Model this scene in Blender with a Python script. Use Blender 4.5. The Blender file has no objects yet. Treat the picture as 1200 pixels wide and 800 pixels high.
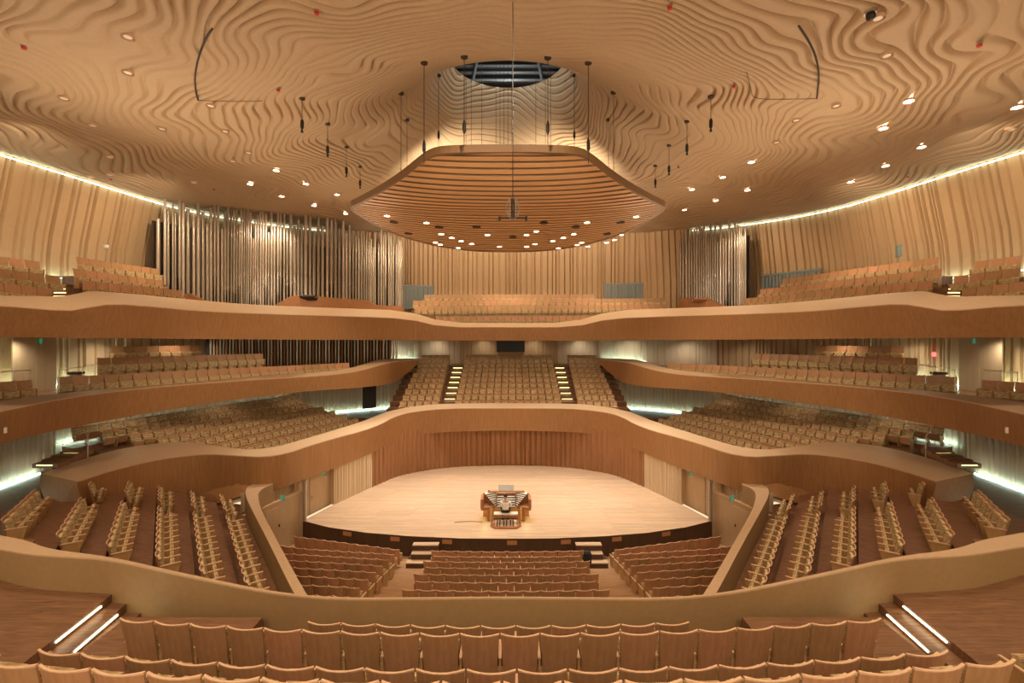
import bpy, math, random
import numpy as np
from mathutils import Vector, Matrix
R = math.radians
rnd = random.Random(7)
scene = bpy.context.scene
C = scene.collection

# ------------------------------------------------------------------ camera, world, lights, exposure
F = 540.0; CX, CY = 598.0, 390.0; CAM = (0.15, 0.0, 10.0)
cam_d = bpy.data.cameras.new('camera'); cam = bpy.data.objects.new('camera', cam_d); C.objects.link(cam)
cam.location = CAM; cam.rotation_euler = (R(90), 0, 0)
cam_d.sensor_width = 36; cam_d.lens = F / 1200 * 36
cam_d.shift_x = (600 - CX) / 1200; cam_d.shift_y = (CY - 400) / 1200
cam_d.clip_end = 300
scene.camera = cam
scene.view_settings.view_transform = 'Standard'; scene.view_settings.look = 'None'
scene.view_settings.gamma = 1.0; scene.view_settings.use_curve_mapping = False
scene.view_settings.exposure = 0.45
w = bpy.data.worlds.new('world'); scene.world = w; w.use_nodes = True
bg = w.node_tree.nodes['Background']; bg.inputs[0].default_value = (1.0, 0.74, 0.46, 1); bg.inputs[1].default_value = 0.85

def lamp(kind, name, loc, power, col, target=None, **kw):
    d = bpy.data.lights.new(name, kind); d.energy = power; d.color = col
    for k, v in kw.items(): setattr(d, k, v)
    o = bpy.data.objects.new(name, d); C.objects.link(o); o.location = loc
    if target is not None:
        o.rotation_euler = (Vector(target) - Vector(loc)).to_track_quat('-Z', 'Y').to_euler()
    return o
WARM = (1.0, 0.76, 0.52); PEACH = (1.0, 0.88, 0.74)
# spotlights mounted under the reflector, aimed at the stage
for x, y, tx, ty in ((-6, 29, -6, 27), (6, 29, 6, 27), (-2.2, 26, -2, 25.5), (2.2, 26, 2, 25.5), (-5, 31, -6, 32), (5, 31, 6, 32), (0, 31, 0, 30), (-8, 27.5, -9.5, 25.5), (8, 27.5, 9.5, 25.5)):
    lamp('SPOT', 'stage_spot', (x, y, 15.6), 2250, PEACH, (tx, ty, 0), spot_size=R(58), spot_blend=0.8, shadow_soft_size=0.12)
# ceiling downlights over the seating (their rims are built further down)
for x, y, p in ((-7, 12, 1000), (7, 12, 1000), (0, 11, 800), (-15, 17, 900), (15, 17, 900), (-13, 8, 700), (13, 8, 700), (0, 5.5, 500), (-6, 5, 450), (6, 5, 450), (-19, 26, 900), (19, 26, 900), (-4, 17.5, 700), (4, 17.5, 700)):
    lamp('SPOT', 'house_and_fill_downlight', (x, y, 18.3), p * 1.0, WARM, (x, y + .5, 0), spot_size=R(95), spot_blend=0.9, shadow_soft_size=0.15)
for x, y, p in ((-9, 37.5, 1100), (9, 37.5, 1100), (0, 38.8, 1100), (-15, 33, 900), (15, 33, 1100)):
    lamp('SPOT', 'balcony_downlight', (x, y, 18.6), p, WARM, (x * 1.02, y + 1.0, 10), spot_size=R(100), spot_blend=0.9, shadow_soft_size=0.15)
# small lamps added under the soffits to brighten the middle and lower side balconies
for x, y in ((-23.6, 21), (-22.3, 25), (-20.3, 28.2), (-17.6, 31.8), (-14.8, 35)):
    for s in (-1, 1):
        lamp('SPOT', 'soffit_downlight', (-s * x, y, 9.8), 70, WARM, (-s * x, y, 0), spot_size=R(150), spot_blend=0.9, shadow_soft_size=0.08)
for x, y in ((-21.3, 26), (-19, 31), (-16, 36)):
    for s in (-1, 1):
        lamp('SPOT', 'soffit_downlight', (-s * x, y, 6.35), 45, WARM, (-s * x, y, 0), spot_size=R(150), spot_blend=0.9, shadow_soft_size=0.08)
for s in (-1, 1):  # spots added to brighten the lower side balconies and the organ pipes
    lamp('SPOT', 'added_fill_spot', (s * 6.5, 29, 15.6), 3000, WARM, (-s * 15, 30.5, 3.5), spot_size=R(48), spot_blend=0.8, shadow_soft_size=0.15)
    lamp('SPOT', 'added_fill_spot', (s * 2.5, 17, 18.8), 3600, (1, .9, .75), (s * 17.2, 37.5, 13.5) if s > 0 else (-17.5, 36, 12.6), spot_size=R(13), spot_blend=0.6, shadow_soft_size=0.1)
# spots added under the ceiling edge to brighten the walls
for x, y, p, tx, ty in ((18.5, 13, 750, 26, 15), (19, 20, 800, 26, 23), (18.5, 27, 800, 25.5, 30), (8, 36, 1300, 9, 47), (0, 36.5, 1300, 0, 48), (17, 35.5, 500, 22, 38.5)):
    for s in ((-1, 1) if x else (1,)):
        lamp('SPOT', 'added_wall_fill', (s * x, y, 18.3), p, WARM, (s * tx, ty, 14.5), spot_size=R(110), spot_blend=1, shadow_soft_size=0.12)
for x, y, p in ((24.2, 23, 130), (23.9, 28, 130), (21.9, 33.5, 130), (19.2, 38.5, 150), (15.8, 42.0, 170), (11.5, 44.2, 130), (7, 45, 90), (2.4, 45, 70)):  # more added below the top balcony to brighten the walls there
    for s in (-1, 1):
        lamp('SPOT', 'added_wall_fill', (s * x, y, 9.7), p, (1, .88, .7), (s * x * 1.05, y + .3, 4), spot_size=R(140), spot_blend=1, shadow_soft_size=0.08)
# spots added at ceiling height to brighten choir front, top balcony and side blocks
for x, y, p, tx, ty, tz, a in ((-5, 12, 2200, -3, 34, 3.0, 26), (5, 12, 2200, 3, 34, 3.0, 26), (0, 9, 4000, 0, 42, 13, 44), (-1.5, 13, 2600, -17, 31, 4, 40), (1.5, 13, 2600, 17, 31, 4, 40), (-9, 16, 1500, -17, 35, 13, 22), (9, 16, 1500, 15, 40, 13, 20), (9, 14, 1500, -20, 27, 9.5, 40), (-9, 14, 1500, 20, 27, 9.5, 40)):
    lamp('SPOT', 'added_fill_spot', (x, y, 18.9), p, WARM, (tx, ty, tz), spot_size=R(a), spot_blend=0.7, shadow_soft_size=0.15)
for x in (-7, 0, 7): lamp('SPOT', 'house_and_fill_downlight', (x, -3.5, 16.5), 1300, WARM, (x, 6.6, 5), spot_size=R(80), spot_blend=0.9, shadow_soft_size=0.2)  # unseen, added behind the camera to brighten the foreground seats
# unseen uplights added behind the top balcony front and camera to brighten the ceiling
for x, y, z, p, tx, ty in ((-15.5, 25, 11.9, 1000, -9, 22), (15.5, 25, 11.9, 1000, 9, 22), (-12, 35.5, 11.9, 700, -6, 31), (12, 35.5, 11.9, 700, 6, 31), (-17, 19.5, 11.9, 900, -12, 14), (17, 19.5, 11.9, 900, 12, 14), (-9, -3, 8.5, 1100, -6, 8), (9, -3, 8.5, 1100, 6, 8), (0, -3, 8.5, 1000, 0, 12)):
    lamp('SPOT', 'added_ceiling_fill', (x, y, z), p, WARM, (tx, ty, 20), spot_size=R(140), spot_blend=1, shadow_soft_size=0.3, use_shadow=True)
# lamps on top of the reflector washing the ceiling funnel
for x, y, p in ((-3.9, 29.8, 2600), (3.9, 29.8, 2600), (0, 31.5, 500), (-6.5, 24.5, 160), (6.5, 24.5, 160)):
    lamp('SPOT', 'funnel_uplight', (x, y, 18.9), p, (1, 0.84, 0.62), (x * 1.15, 34.8, 21.6), spot_size=R(95), spot_blend=0.9, shadow_soft_size=0.15)

# ------------------------------------------------------------------ materials
def new_mat(name):
    m = bpy.data.materials.new(name); m.use_nodes = True
    nt = m.node_tree; return m, nt, nt.nodes['Principled BSDF']
def N(nt, t, **kw):
    n = nt.nodes.new(t)
    for k, v in kw.items(): setattr(n, k, v)
    return n
def wood(name, c1, c2, scale=(1, 1, 12), rough=0.5, rand=0.0, tile=None, noise=6.0, bump=0.0, coords='Object', rot=0):
    m, nt, b = new_mat(name)
    tc = N(nt, 'ShaderNodeTexCoord'); mp = N(nt, 'ShaderNodeMapping'); mp.inputs['Scale'].default_value = scale
    mp.inputs['Rotation'].default_value = (0, 0, rot)
    nt.links.new(tc.outputs[coords], mp.inputs[0])
    nz = N(nt, 'ShaderNodeTexNoise'); nz.inputs['Scale'].default_value = noise; nz.inputs['Detail'].default_value = 5; nz.inputs['Distortion'].default_value = 0.6
    nt.links.new(mp.outputs[0], nz.inputs['Vector'])
    cr = N(nt, 'ShaderNodeValToRGB'); cr.color_ramp.elements[0].position = 0.30; cr.color_ramp.elements[1].position = 0.72
    cr.color_ramp.elements[0].color = (*c1, 1); cr.color_ramp.elements[1].color = (*c2, 1)
    nt.links.new(nz.outputs[0], cr.inputs[0]); out = cr.outputs[0]
    if tile:
        bt = N(nt, 'ShaderNodeTexBrick'); bt.inputs['Color1'].default_value = (.86, .86, .86, 1); bt.inputs['Color2'].default_value = (1.05, 1.05, 1.05, 1)
        bt.inputs['Mortar'].default_value = (.72, .7, .68, 1); bt.inputs['Scale'].default_value = 1; bt.inputs['Mortar Size'].default_value = 0.004
        bt.inputs['Brick Width'].default_value = tile[0]; bt.inputs['Row Height'].default_value = tile[1]
        mp2 = N(nt, 'ShaderNodeMapping'); mp2.inputs['Rotation'].default_value = (0, 0, rot); nt.links.new(tc.outputs[coords], mp2.inputs[0]); nt.links.new(mp2.outputs[0], bt.inputs['Vector'])
        mx = N(nt, 'ShaderNodeMix', data_type='RGBA', blend_type='MULTIPLY'); mx.inputs[0].default_value = 1
        nt.links.new(out, mx.inputs[6]); nt.links.new(bt.outputs[0], mx.inputs[7]); out = mx.outputs[2]
    if rand:
        oi = N(nt, 'ShaderNodeObjectInfo'); hv = N(nt, 'ShaderNodeHueSaturation')
        mr = N(nt, 'ShaderNodeMapRange'); mr.inputs[3].default_value = 1 - rand; mr.inputs[4].default_value = 1 + rand
        nt.links.new(oi.outputs['Random'], mr.inputs[0]); nt.links.new(mr.outputs[0], hv.inputs['Value'])
        mr2 = N(nt, 'ShaderNodeMapRange'); mr2.inputs[3].default_value = .506; mr2.inputs[4].default_value = .488
        nt.links.new(oi.outputs['Random'], mr2.inputs[0]); nt.links.new(mr2.outputs[0], hv.inputs['Hue'])
        nt.links.new(out, hv.inputs['Color']); out = hv.outputs[0]
    nt.links.new(out, b.inputs['Base Color']); b.inputs['Roughness'].default_value = rough
    b.inputs['Specular IOR Level'].default_value = 0.35
    if bump:
        bm = N(nt, 'ShaderNodeBump'); bm.inputs['Strength'].default_value = bump; bm.inputs['Distance'].default_value = .02
        nt.links.new(nz.outputs[0], bm.inputs['Height']); nt.links.new(bm.outputs[0], b.inputs['Normal'])
    return m
def plain(name, c, rough=0.5, metal=0.0, emit=None, es=0, noise=0.0):
    m, nt, b = new_mat(name)
    b.inputs['Base Color'].default_value = (*c, 1); b.inputs['Roughness'].default_value = rough; b.inputs['Metallic'].default_value = metal
    if noise:
        nz = N(nt, 'ShaderNodeTexNoise'); nz.inputs['Scale'].default_value = 9; nz.inputs['Detail'].default_value = 6
        cr = N(nt, 'ShaderNodeValToRGB'); cr.color_ramp.elements[0].position = .3; cr.color_ramp.elements[1].position = .7
        cr.color_ramp.elements[0].color = (*[v * (1 - noise) for v in c], 1); cr.color_ramp.elements[1].color = (*[min(1, v * (1 + noise)) for v in c], 1)
        tc = N(nt, 'ShaderNodeTexCoord'); nt.links.new(tc.outputs['Object'], nz.inputs['Vector'])
        nt.links.new(nz.outputs[0], cr.inputs[0]); nt.links.new(cr.outputs[0], b.inputs['Base Color'])
    if emit: b.inputs['Emission Color'].default_value = (*emit, 1); b.inputs['Emission Strength'].default_value = es
    return m
M = {}
M['fascia'] = wood('fascia_veneer', (.32, .165, .068), (.41, .22, .095), (2.2, 2.2, .12), .42, noise=5)
M['cap'] = plain('cream_cap', (.60, .43, .27), .45, noise=.05)
M['ring'] = plain('khaki_parapet', (.37, .245, .115), .6, noise=.05)
M['stage'] = wood('stage_boards', (.60, .43, .28), (.72, .54, .37), (.5, 5, 1), .38, tile=(3.6, .16), noise=2)
M['floor'] = wood('dark_oak_floor', (.17, .085, .045), (.30, .16, .085), (.8, 7, 1), .42, tile=(1.4, .09), noise=3)
M['floor_t'] = wood('terrace_floor', (.20, .10, .055), (.33, .175, .10), (.8, 7, 1), .42, tile=(1.4, .09), noise=3, rot=R(30))
M['riser'] = wood('stage_riser', (.06, .032, .018), (.10, .052, .028), (6, 6, .4), .5, noise=4)
M['shell'] = wood('seat_plywood', (.41, .225, .108), (.51, .30, .155), (3, 3, .6), .38, rand=.12, noise=5)
M['edge'] = plain('plywood_edge', (.74, .50, .32), .45, noise=.06)
M['panel'] = wood('end_panel_wood', (.46, .28, .11), (.56, .36, .16), (2, 2, .5), .42, noise=4)
def fabric():
    m, nt, b = new_mat('gold_striped_fabric')
    tc = N(nt, 'ShaderNodeTexCoord'); mp = N(nt, 'ShaderNodeMapping'); mp.inputs['Scale'].default_value = (3, 3, 30)
    nt.links.new(tc.outputs['Object'], mp.inputs[0])
    nz = N(nt, 'ShaderNodeTexNoise'); nz.inputs['Scale'].default_value = 1.6; nz.inputs['Detail'].default_value = 3; nt.links.new(mp.outputs[0], nz.inputs['Vector'])
    cr = N(nt, 'ShaderNodeValToRGB'); cr.color_ramp.elements[0].position = .38; cr.color_ramp.elements[1].position = .62
    cr.color_ramp.elements[0].color = (.31, .205, .085, 1); cr.color_ramp.elements[1].color = (.76, .60, .34, 1)
    nt.links.new(nz.outputs[0], cr.inputs[0]); nt.links.new(cr.outputs[0], b.inputs['Base Color']); b.inputs['Roughness'].default_value = .85
    return m
M['fabric'] = fabric()
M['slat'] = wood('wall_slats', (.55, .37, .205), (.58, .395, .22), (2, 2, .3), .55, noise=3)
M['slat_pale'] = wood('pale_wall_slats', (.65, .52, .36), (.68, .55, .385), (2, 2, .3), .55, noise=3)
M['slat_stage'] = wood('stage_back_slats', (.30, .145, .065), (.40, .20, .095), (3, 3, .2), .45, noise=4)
M['ceil'] = plain('ceiling_panel', (.60, .445, .285), .7, noise=.03)
M['canopy'] = wood('reflector_wood', (.58, .32, .14), (.68, .39, .18), (.3, 4, 2), .5, noise=2)
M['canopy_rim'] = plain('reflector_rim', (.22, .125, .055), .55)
M['tin'] = wood('organ_tin', (.50, .43, .34), (.56, .49, .39), (1, 1, .3), .3, rand=.28, noise=1.2)
M['tin'].node_tree.nodes['Principled BSDF'].inputs['Metallic'].default_value = .5
M['brass'] = plain('brass', (.72, .5, .22), .3, 1.0)
M['steel'] = plain('steel', (.55, .53, .5), .35, .9)
M['dark'] = plain('black_metal', (.015, .014, .013), .5)
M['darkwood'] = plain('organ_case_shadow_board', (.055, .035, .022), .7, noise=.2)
M['case'] = wood('organ_base_wood', (.40, .18, .075), (.50, .24, .11), (2, 2, 2), .4, noise=3)
M['door'] = wood('beige_door', (.50, .365, .22), (.56, .41, .25), (2, 2, .3), .45, noise=3)
M['cyan'] = plain('cool_led', (.8, 1, .95), .5, emit=(.60, .95, .88), es=15)
M['cyan2'] = plain('cool_cove_led', (.8, 1, .95), .5, emit=(.74, .95, .80), es=3.5)
M['cyan3'] = plain('bright_cool_led', (.8, 1, .95), .5, emit=(.60, .95, .88), es=55)
M['yel'] = plain('warm_step_led', (1, .95, .6), .5, emit=(1, .80, .30), es=2.2)
M['wled'] = plain('white_step_led', (1, 1, .9), .5, emit=(1, .93, .62), es=6)
M['lampE'] = plain('downlight_lens', (1, 1, 1), .5, emit=(1, .93, .82), es=22)
M['lampd'] = plain('dim_downlight_lens', (.9, .85, .78), .3, emit=(1, .85, .65), es=.1)
M['red'] = plain('red_detector', (.6, .03, .02), .4)
M['redlit'] = plain('red_lit_sign', (.9, .05, .05), .4, emit=(1, .05, .06), es=5)
M['green'] = plain('exit_green', (.01, .22, .13), .4, emit=(.01, .30, .18), es=.35)
M['white'] = plain('white_paint', (.85, .83, .78), .5)
M['ivory'] = plain('ivory_keys', (.88, .84, .76), .4)
M['glassd'] = plain('dark_window_glass', (.012, .014, .013), .45)
M['recess'] = plain('blue_grey_panel', (.22, .27, .26), .5, noise=.1)
M['skin'] = plain('skin', (.55, .30, .19), .55)
M['shirt'] = plain('white_shirt', (.90, .87, .84), .8)
M['trouser'] = plain('black_trousers', (.012, .012, .014), .8)
M['hair'] = plain('dark_hair', (.02, .012, .01), .5)
M['truss'] = plain('truss_grey', (.22, .21, .2), .5, .3)

# ------------------------------------------------------------------ mesh helpers
class MB:
    def __init__(s): s.v = []; s.f = []; s.m = []
    def add(s, vs, fs, mi=0):
        n = len(s.v); s.v += [tuple(v) for v in vs]; s.f += [tuple(i + n for i in f) for f in fs]; s.m += [mi] * len(fs)
    def box(s, x0, x1, y0, y1, z0, z1, mi=0, T=None):
        vs = [(x, y, z) for z in (z0, z1) for y in (y0, y1) for x in (x0, x1)]
        if T is not None: vs = [T @ Vector(v) for v in vs]
        s.add(vs, [(0, 2, 3, 1), (4, 5, 7, 6), (0, 1, 5, 4), (1, 3, 7, 5), (3, 2, 6, 7), (2, 0, 4, 6)], mi)
    def prism(s, poly, z0, z1, mi=0, mi_side=None):      # poly in xy; z0/z1 number or list
        n = len(poly); ar = sum(poly[i][0] * poly[(i + 1) % n][1] - poly[(i + 1) % n][0] * poly[i][1] for i in range(n))
        zz0 = z0 if isinstance(z0, (list, tuple)) else [z0] * n; zz1 = z1 if isinstance(z1, (list, tuple)) else [z1] * n
        if ar < 0: poly = poly[::-1]; zz0 = list(zz0)[::-1]; zz1 = list(zz1)[::-1]
        vs = [(p[0], p[1], z) for p, z in zip(poly, zz0)] + [(p[0], p[1], z) for p, z in zip(poly, zz1)]
        s.add(vs, [tuple(range(n - 1, -1, -1)), tuple(range(n, 2 * n))], mi)
        k = len(s.v) - 2 * n
        ms = mi if mi_side is None else mi_side
        for i in range(n):
            j = (i + 1) % n; s.f.append((k + i, k + j, k + n + j, k + n + i)); s.m.append(ms)
    def tube(s, pts, rad, seg=8, mi=0, cap=True):
        pts = [Vector(p) for p in pts]; n = len(pts); base = len(s.v)
        rad = rad if isinstance(rad, (list, tuple)) else [rad] * n
        for i, p in enumerate(pts):
            t = (pts[min(i + 1, n - 1)] - pts[max(i - 1, 0)]).normalized()
            a = Vector((0, 0, 1)) if abs(t.z) < .9 else Vector((1, 0, 0))
            u = t.cross(a).normalized(); v = t.cross(u)
            for k in range(seg):
                an = 2 * math.pi * k / seg; s.v.append(tuple(p + (u * math.cos(an) + v * math.sin(an)) * rad[i]))
        for i in range(n - 1):
            for k in range(seg):
                a = base + i * seg + k; b = base + i * seg + (k + 1) % seg
                s.f.append((a, b, b + seg, a + seg)); s.m.append(mi)
        if cap:
            s.f.append(tuple(base + k for k in range(seg - 1, -1, -1))); s.m.append(mi)
            s.f.append(tuple(base + (n - 1) * seg + k for k in range(seg))); s.m.append(mi)
    def mesh(s, name, mats, smooth=False):
        me = bpy.data.meshes.new(name); me.from_pydata(s.v, [], s.f)
        for m in mats: me.materials.append(m)
        me.polygons.foreach_set('material_index', s.m)
        if smooth: me.polygons.foreach_set('use_smooth', [True] * len(s.f))
        me.update(); return me
    def obj(s, name, mats, parent=None, smooth=False, bevel=0):
        mats = mats if isinstance(mats, (list, tuple)) else [mats]
        o = bpy.data.objects.new(name, s.mesh(name, mats, smooth)); C.objects.link(o); o.parent = parent
        if bevel:
            b = o.modifiers.new('b', 'BEVEL'); b.width = bevel; b.segments = 2; b.limit_method = 'ANGLE'
        if smooth: 
            try: o.data.set_sharp_from_angle(angle=R(40))
            except Exception: pass
        return o
def grid_mesh(s, rows, closed_u=False, mi=0):            # rows: list of lists of points
    base = len(s.v); n = len(rows[0])
    for r in rows: s.v += [tuple(p) for p in r]
    for i in range(len(rows) - 1):
        for k in range(n if closed_u else n - 1):
            a = base + i * n + k; b = base + i * n + (k + 1) % n
            s.f.append((a, b, b + n, a + n)); s.m.append(mi)
def tag(o, label=None, cat=None, group=None, kind=None):
    if label: o['label'] = label
    if cat: o['category'] = cat
    if group: o['group'] = group
    if kind: o['kind'] = kind
    return o
def struct(o, label=None): o['kind'] = 'structure'; return o if not label else tag(o, label)
def thing(name, label, cat, loc=(0, 0, 0), rz=0, group=None):
    o = bpy.data.objects.new(name, None); C.objects.link(o); o.location = loc; o.rotation_euler = (0, 0, rz); o.empty_display_size = .2
    return tag(o, label, cat, group)
def P(x, y, d): return Vector((CAM[0] + (x - CX) * d / F, d, CAM[2] - (y - CY) * d / F))
def G(x, y, z): return P(x, y, F * (CAM[2] - z) / (y - CY))
def mir(p): return Vector((-p[0], p[1], p[2]))
def chaikin(rows, it=2):                                  # rows: list of stations (tuples of Vectors); rounds the kinks
    for _ in range(it):
        out = [rows[0]]
        for a, b in zip(rows[:-1], rows[1:]):
            out.append(tuple(p * .75 + q * .25 for p, q in zip(a, b))); out.append(tuple(p * .25 + q * .75 for p, q in zip(a, b)))
        out.append(rows[-1]); rows = out
    return rows
def lerp(a, b, t): return a + (b - a) * t
ORD = ['', 'first', 'second', 'third', 'fourth', 'fifth', 'sixth', 'seventh', 'eighth', 'ninth', 'tenth', 'eleventh', 'twelfth', 'thirteenth', 'fourteenth', 'fifteenth', 'sixteenth', 'seventeenth', 'eighteenth', 'nineteenth', 'twentieth',
       'twenty-first', 'twenty-second', 'twenty-third', 'twenty-fourth', 'twenty-fifth', 'twenty-sixth', 'twenty-seventh', 'twenty-eighth', 'twenty-ninth', 'thirtieth'] + ['thirty-' + k for k in ('first', 'second', 'third', 'fourth', 'fifth', 'sixth', 'seventh', 'eighth', 'ninth')]
CEN = Vector((0, 28.5, 0))

# ------------------------------------------------------------------ ceiling
PR = np.array([0, 3.6, 3.9, 4.2, 5.0, 6.0, 7.2, 9.0, 11.0, 14.0, 18.0, 24.0, 30.0, 40.0])
PZ = np.array([27.3, 27.3, 27.0, 25.7, 24.3, 23.3, 22.55, 21.7, 21.0, 20.35, 19.75, 18.95, 18.35, 17.6])
def prof(r):
    out = 0
    for k in (-.5, -.25, 0, .25, .5): out = out + np.interp(np.abs(r + k * np.minimum(1.2, .25 * r)), PR, PZ)
    return out / 5
def ceil_z(x, y):
    r = np.hypot(x, y - CEN.y)
    return prof(r) + np.clip(y - 32, 0, 20) * .035
rs = np.random.RandomState(3)
_k = [(rs.uniform(.35, 1.5), rs.uniform(0, 2 * math.pi), rs.uniform(0, 2 * math.pi)) for _ in range(14)]
def wav(x, y):
    s = 0
    for k, a, ph in _k: s = s + np.sin(k * (x * np.cos(a) + y * np.sin(a)) + ph) / (k + .4)
    return s
def build_ceiling():
    nr, na = 1300, 1500
    rr = np.concatenate([np.linspace(3.6, 8, 260, endpoint=False), np.linspace(8, 37, nr - 260)])
    aa = np.linspace(0, 2 * math.pi, na, endpoint=False)
    rg, ag = np.meshgrid(rr, aa, indexing='ij')
    x = rg * np.sin(ag); y = CEN.y + rg * np.cos(ag)
    z = ceil_z(x, y)
    el = np.hypot(x * .92, y - CEN.y); gr = np.linspace(0, 45, 2000); gz = prof(gr); gs = np.concatenate([[0], np.cumsum(np.hypot(np.diff(gr), np.diff(gz)))]); el = np.interp(el, gr, gs)
    ph = (el + .22 * wav(x, y) + .07 * wav(2.1 * x + 5, 2.1 * y)) / .40
    fr = ph - np.floor(ph)
    d = np.minimum(fr, 1 - fr) * .40
    gate = np.clip(.8 + .3 * wav(.8 * x + 20, .8 * y - 7), .35, 1)
    disp = .15 * gate * np.exp(-(d / (.045 + .02 * np.clip((24 - y) / 8, 0, 1))) ** 2) + .02 * fr * gate
    disp = disp * (1 + .7 * np.clip((24 - y) / 8, 0, 1))
    st = np.interp(rg, gr, -np.gradient(gz, gr)); nn_ = np.sqrt(1 + st * st)
    z = z + disp / nn_; x = x + np.sin(ag) * disp * st / nn_; y = y + np.cos(ag) * disp * st / nn_
    v = np.stack([x, y, z], -1).reshape(-1, 3)
    keep = np.ones(nr * na, bool)
    i = np.arange(nr - 1)[:, None]; k = np.arange(na)[None]
    a = i * na + k; b = i * na + (k + 1) % na
    q = np.stack([a, a + na, b + na, b], -1).reshape(-1, 4)
    cy_ = v[q[:, 0], 1]; cx_ = v[q[:, 0], 0]
    q = q[(cy_ > -7) & (np.abs(cx_) < 27.5)]
    used = np.zeros(len(v), bool); used[q.ravel()] = True
    remap = np.cumsum(used) - 1; v = v[used]; q = remap[q]
    me = bpy.data.meshes.new('ceiling'); me.vertices.add(len(v)); me.vertices.foreach_set('co', v.ravel())
    me.loops.add(q.size); me.loops.foreach_set('vertex_index', q.ravel().astype(np.int32))
    me.polygons.add(len(q)); me.polygons.foreach_set('loop_start', np.arange(0, q.size, 4, dtype=np.int32))
    me.polygons.foreach_set('use_smooth', np.ones(len(q), bool)); me.update(calc_edges=True)
    me.materials.append(M['ceil'])
    o = bpy.data.objects.new('ceiling', me); C.objects.link(o); return struct(o)
build_ceiling()
def to_ceiling(px, py, drop=0.0):
    dx, dz = (px - CX) / F, (CY - py) / F
    d = 4.0
    while d < 60:
        x = CAM[0] + dx * d
        if CAM[2] + dz * d > ceil_z(x, d) - drop: break
        d += .02
    return Vector((CAM[0] + dx * d, d, CAM[2] + dz * d))
# roof void above the oculus
m = MB()
m.box(-7, 7, 22, 35.5, 30.6, 30.9, 0)
m.box(-7, -6.8, 22, 35.5, 25.5, 30.6, 0); m.box(6.8, 7, 22, 35.5, 25.5, 30.6, 0); m.box(-7, 7, 35.3, 35.5, 25.5, 30.6, 0); m.box(-7, 7, 22, 22.2, 25.5, 30.6, 0)
struct(m.obj('ceiling', M['dark']))
t = thing('roof_truss', 'grey steel truss seen through the round opening in the ceiling', 'truss', (0, 31, 28.6))
for zz, yy in ((28.05, 33.0), (28.75, 33.3), (29.35, 33.5)):
    m = MB(); m.box(-5.5, 5.5, -.09, .09, -.09, .09, 0, Matrix.Translation((0, yy - 31, zz - 28.6))); m.obj('beam', M['truss'], t)
for xx in (-2.6, 2.5):
    m = MB(); m.tube([(xx, 1.9, -1.0), (xx + .35 * (1 if xx < 0 else -1), 2.4, 1.2)], .11, 6); m.obj('strut', M['truss'], t)
lamp('POINT', 'roof_void_lamp', (0, 30.5, 28.6), 260, (.8, .95, 1), shadow_soft_size=.1)  # lamp added to light up the truss in the opening

# ------------------------------------------------------------------ walls
WALL = [(-26.8, -8), (-26.6, 8), (-26.2, 18), (-25.8, 22.6), (-25.0, 32), (-23.3, 37), (-19.3, 42.3), (-13, 46.2), (-6, 47.6), (0, 48)]
WALL = WALL + [(-x, y) for x, y in WALL[-2::-1]]
IN = [(-23.6, 9), (-23.3, 15), (-23.2, 20), (-24.0, 23.6), (-23.9, 26), (-22.3, 31), (-18.9, 38.2), (-13.6, 42.2), (-9.9, 44), (-9.7, 46.3)]
def smooth_path(pts, step, it=3):
    v = [(Vector((p[0], p[1], 0)),) for p in pts]; v = [a[0] for a in chaikin(v, it)]
    L = [0]
    for a, b in zip(v[:-1], v[1:]): L.append(L[-1] + (b - a).length)
    n = int(L[-1] / step); out = []; j = 0
    for i in range(n + 1):
        s = L[-1] * i / n
        while j < len(L) - 2 and L[j + 1] < s: j += 1
        out.append(v[j].lerp(v[j + 1], (s - L[j]) / max(1e-6, L[j + 1] - L[j])))
    return out
def slat_wall(name, pts, levels, mat, step=.07, seed=1, depth=.11, lo=.14, hi=.75):
    """levels: list of (z, inward offset); z may be a function of (x,y)"""
    path = smooth_path(pts, step); rg = random.Random(seed); n = len(path)
    off = []; nxt = 0; cur = 0; i = 0
    while len(off) < n:
        wdt = max(2, int(rg.uniform(lo, hi) / step)); gw = rg.choice((1, 1, 2)); dep = rg.uniform(.5, 1) * depth; base = rg.uniform(0, .35) * depth
        off += [base] * wdt + [base - dep] * gw
    off = off[:n]
    rows = []
    for z, inn in levels:
        row = []
        for i, p in enumerate(path):
            tn = (path[min(i + 1, n - 1)] - path[max(i - 1, 0)]).normalized()
            nv = Vector((tn.y, -tn.x, 0))                # right-hand side of travel
            if nv.dot(CEN - p) < 0: nv = -nv
            q = p + nv * (off[i] + inn)
            row.append((q.x, q.y, z(q.x, q.y) if callable(z) else z))
        rows.append(row)
    m = MB(); grid_mesh(m, rows); return struct(m.obj(name, mat))
ztop = lambda x, y: float(ceil_z(x, y)) + .3
for nm, seg, sd in (('wall_left', WALL[:8], 11), ('wall_back', WALL[7:12], 12), ('wall_right', WALL[11:], 13)):
    slat_wall(nm, seg, [(6.0, 0), (9.6, 0), (14.2, 0), (15.4, .15), (ztop, 1.0)], M['slat'], seed=sd, depth=.24, lo=.14, hi=.62)
for s in (-1, 1):
    slat_wall('wall_left_lower' if s < 0 else 'wall_right_lower', [(-s * x, y) for x, y in IN], [(1.0, 0), (6.9, 0)], M['slat_pale'], seed=20 + s, depth=.09, lo=.1, hi=.4)
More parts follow.
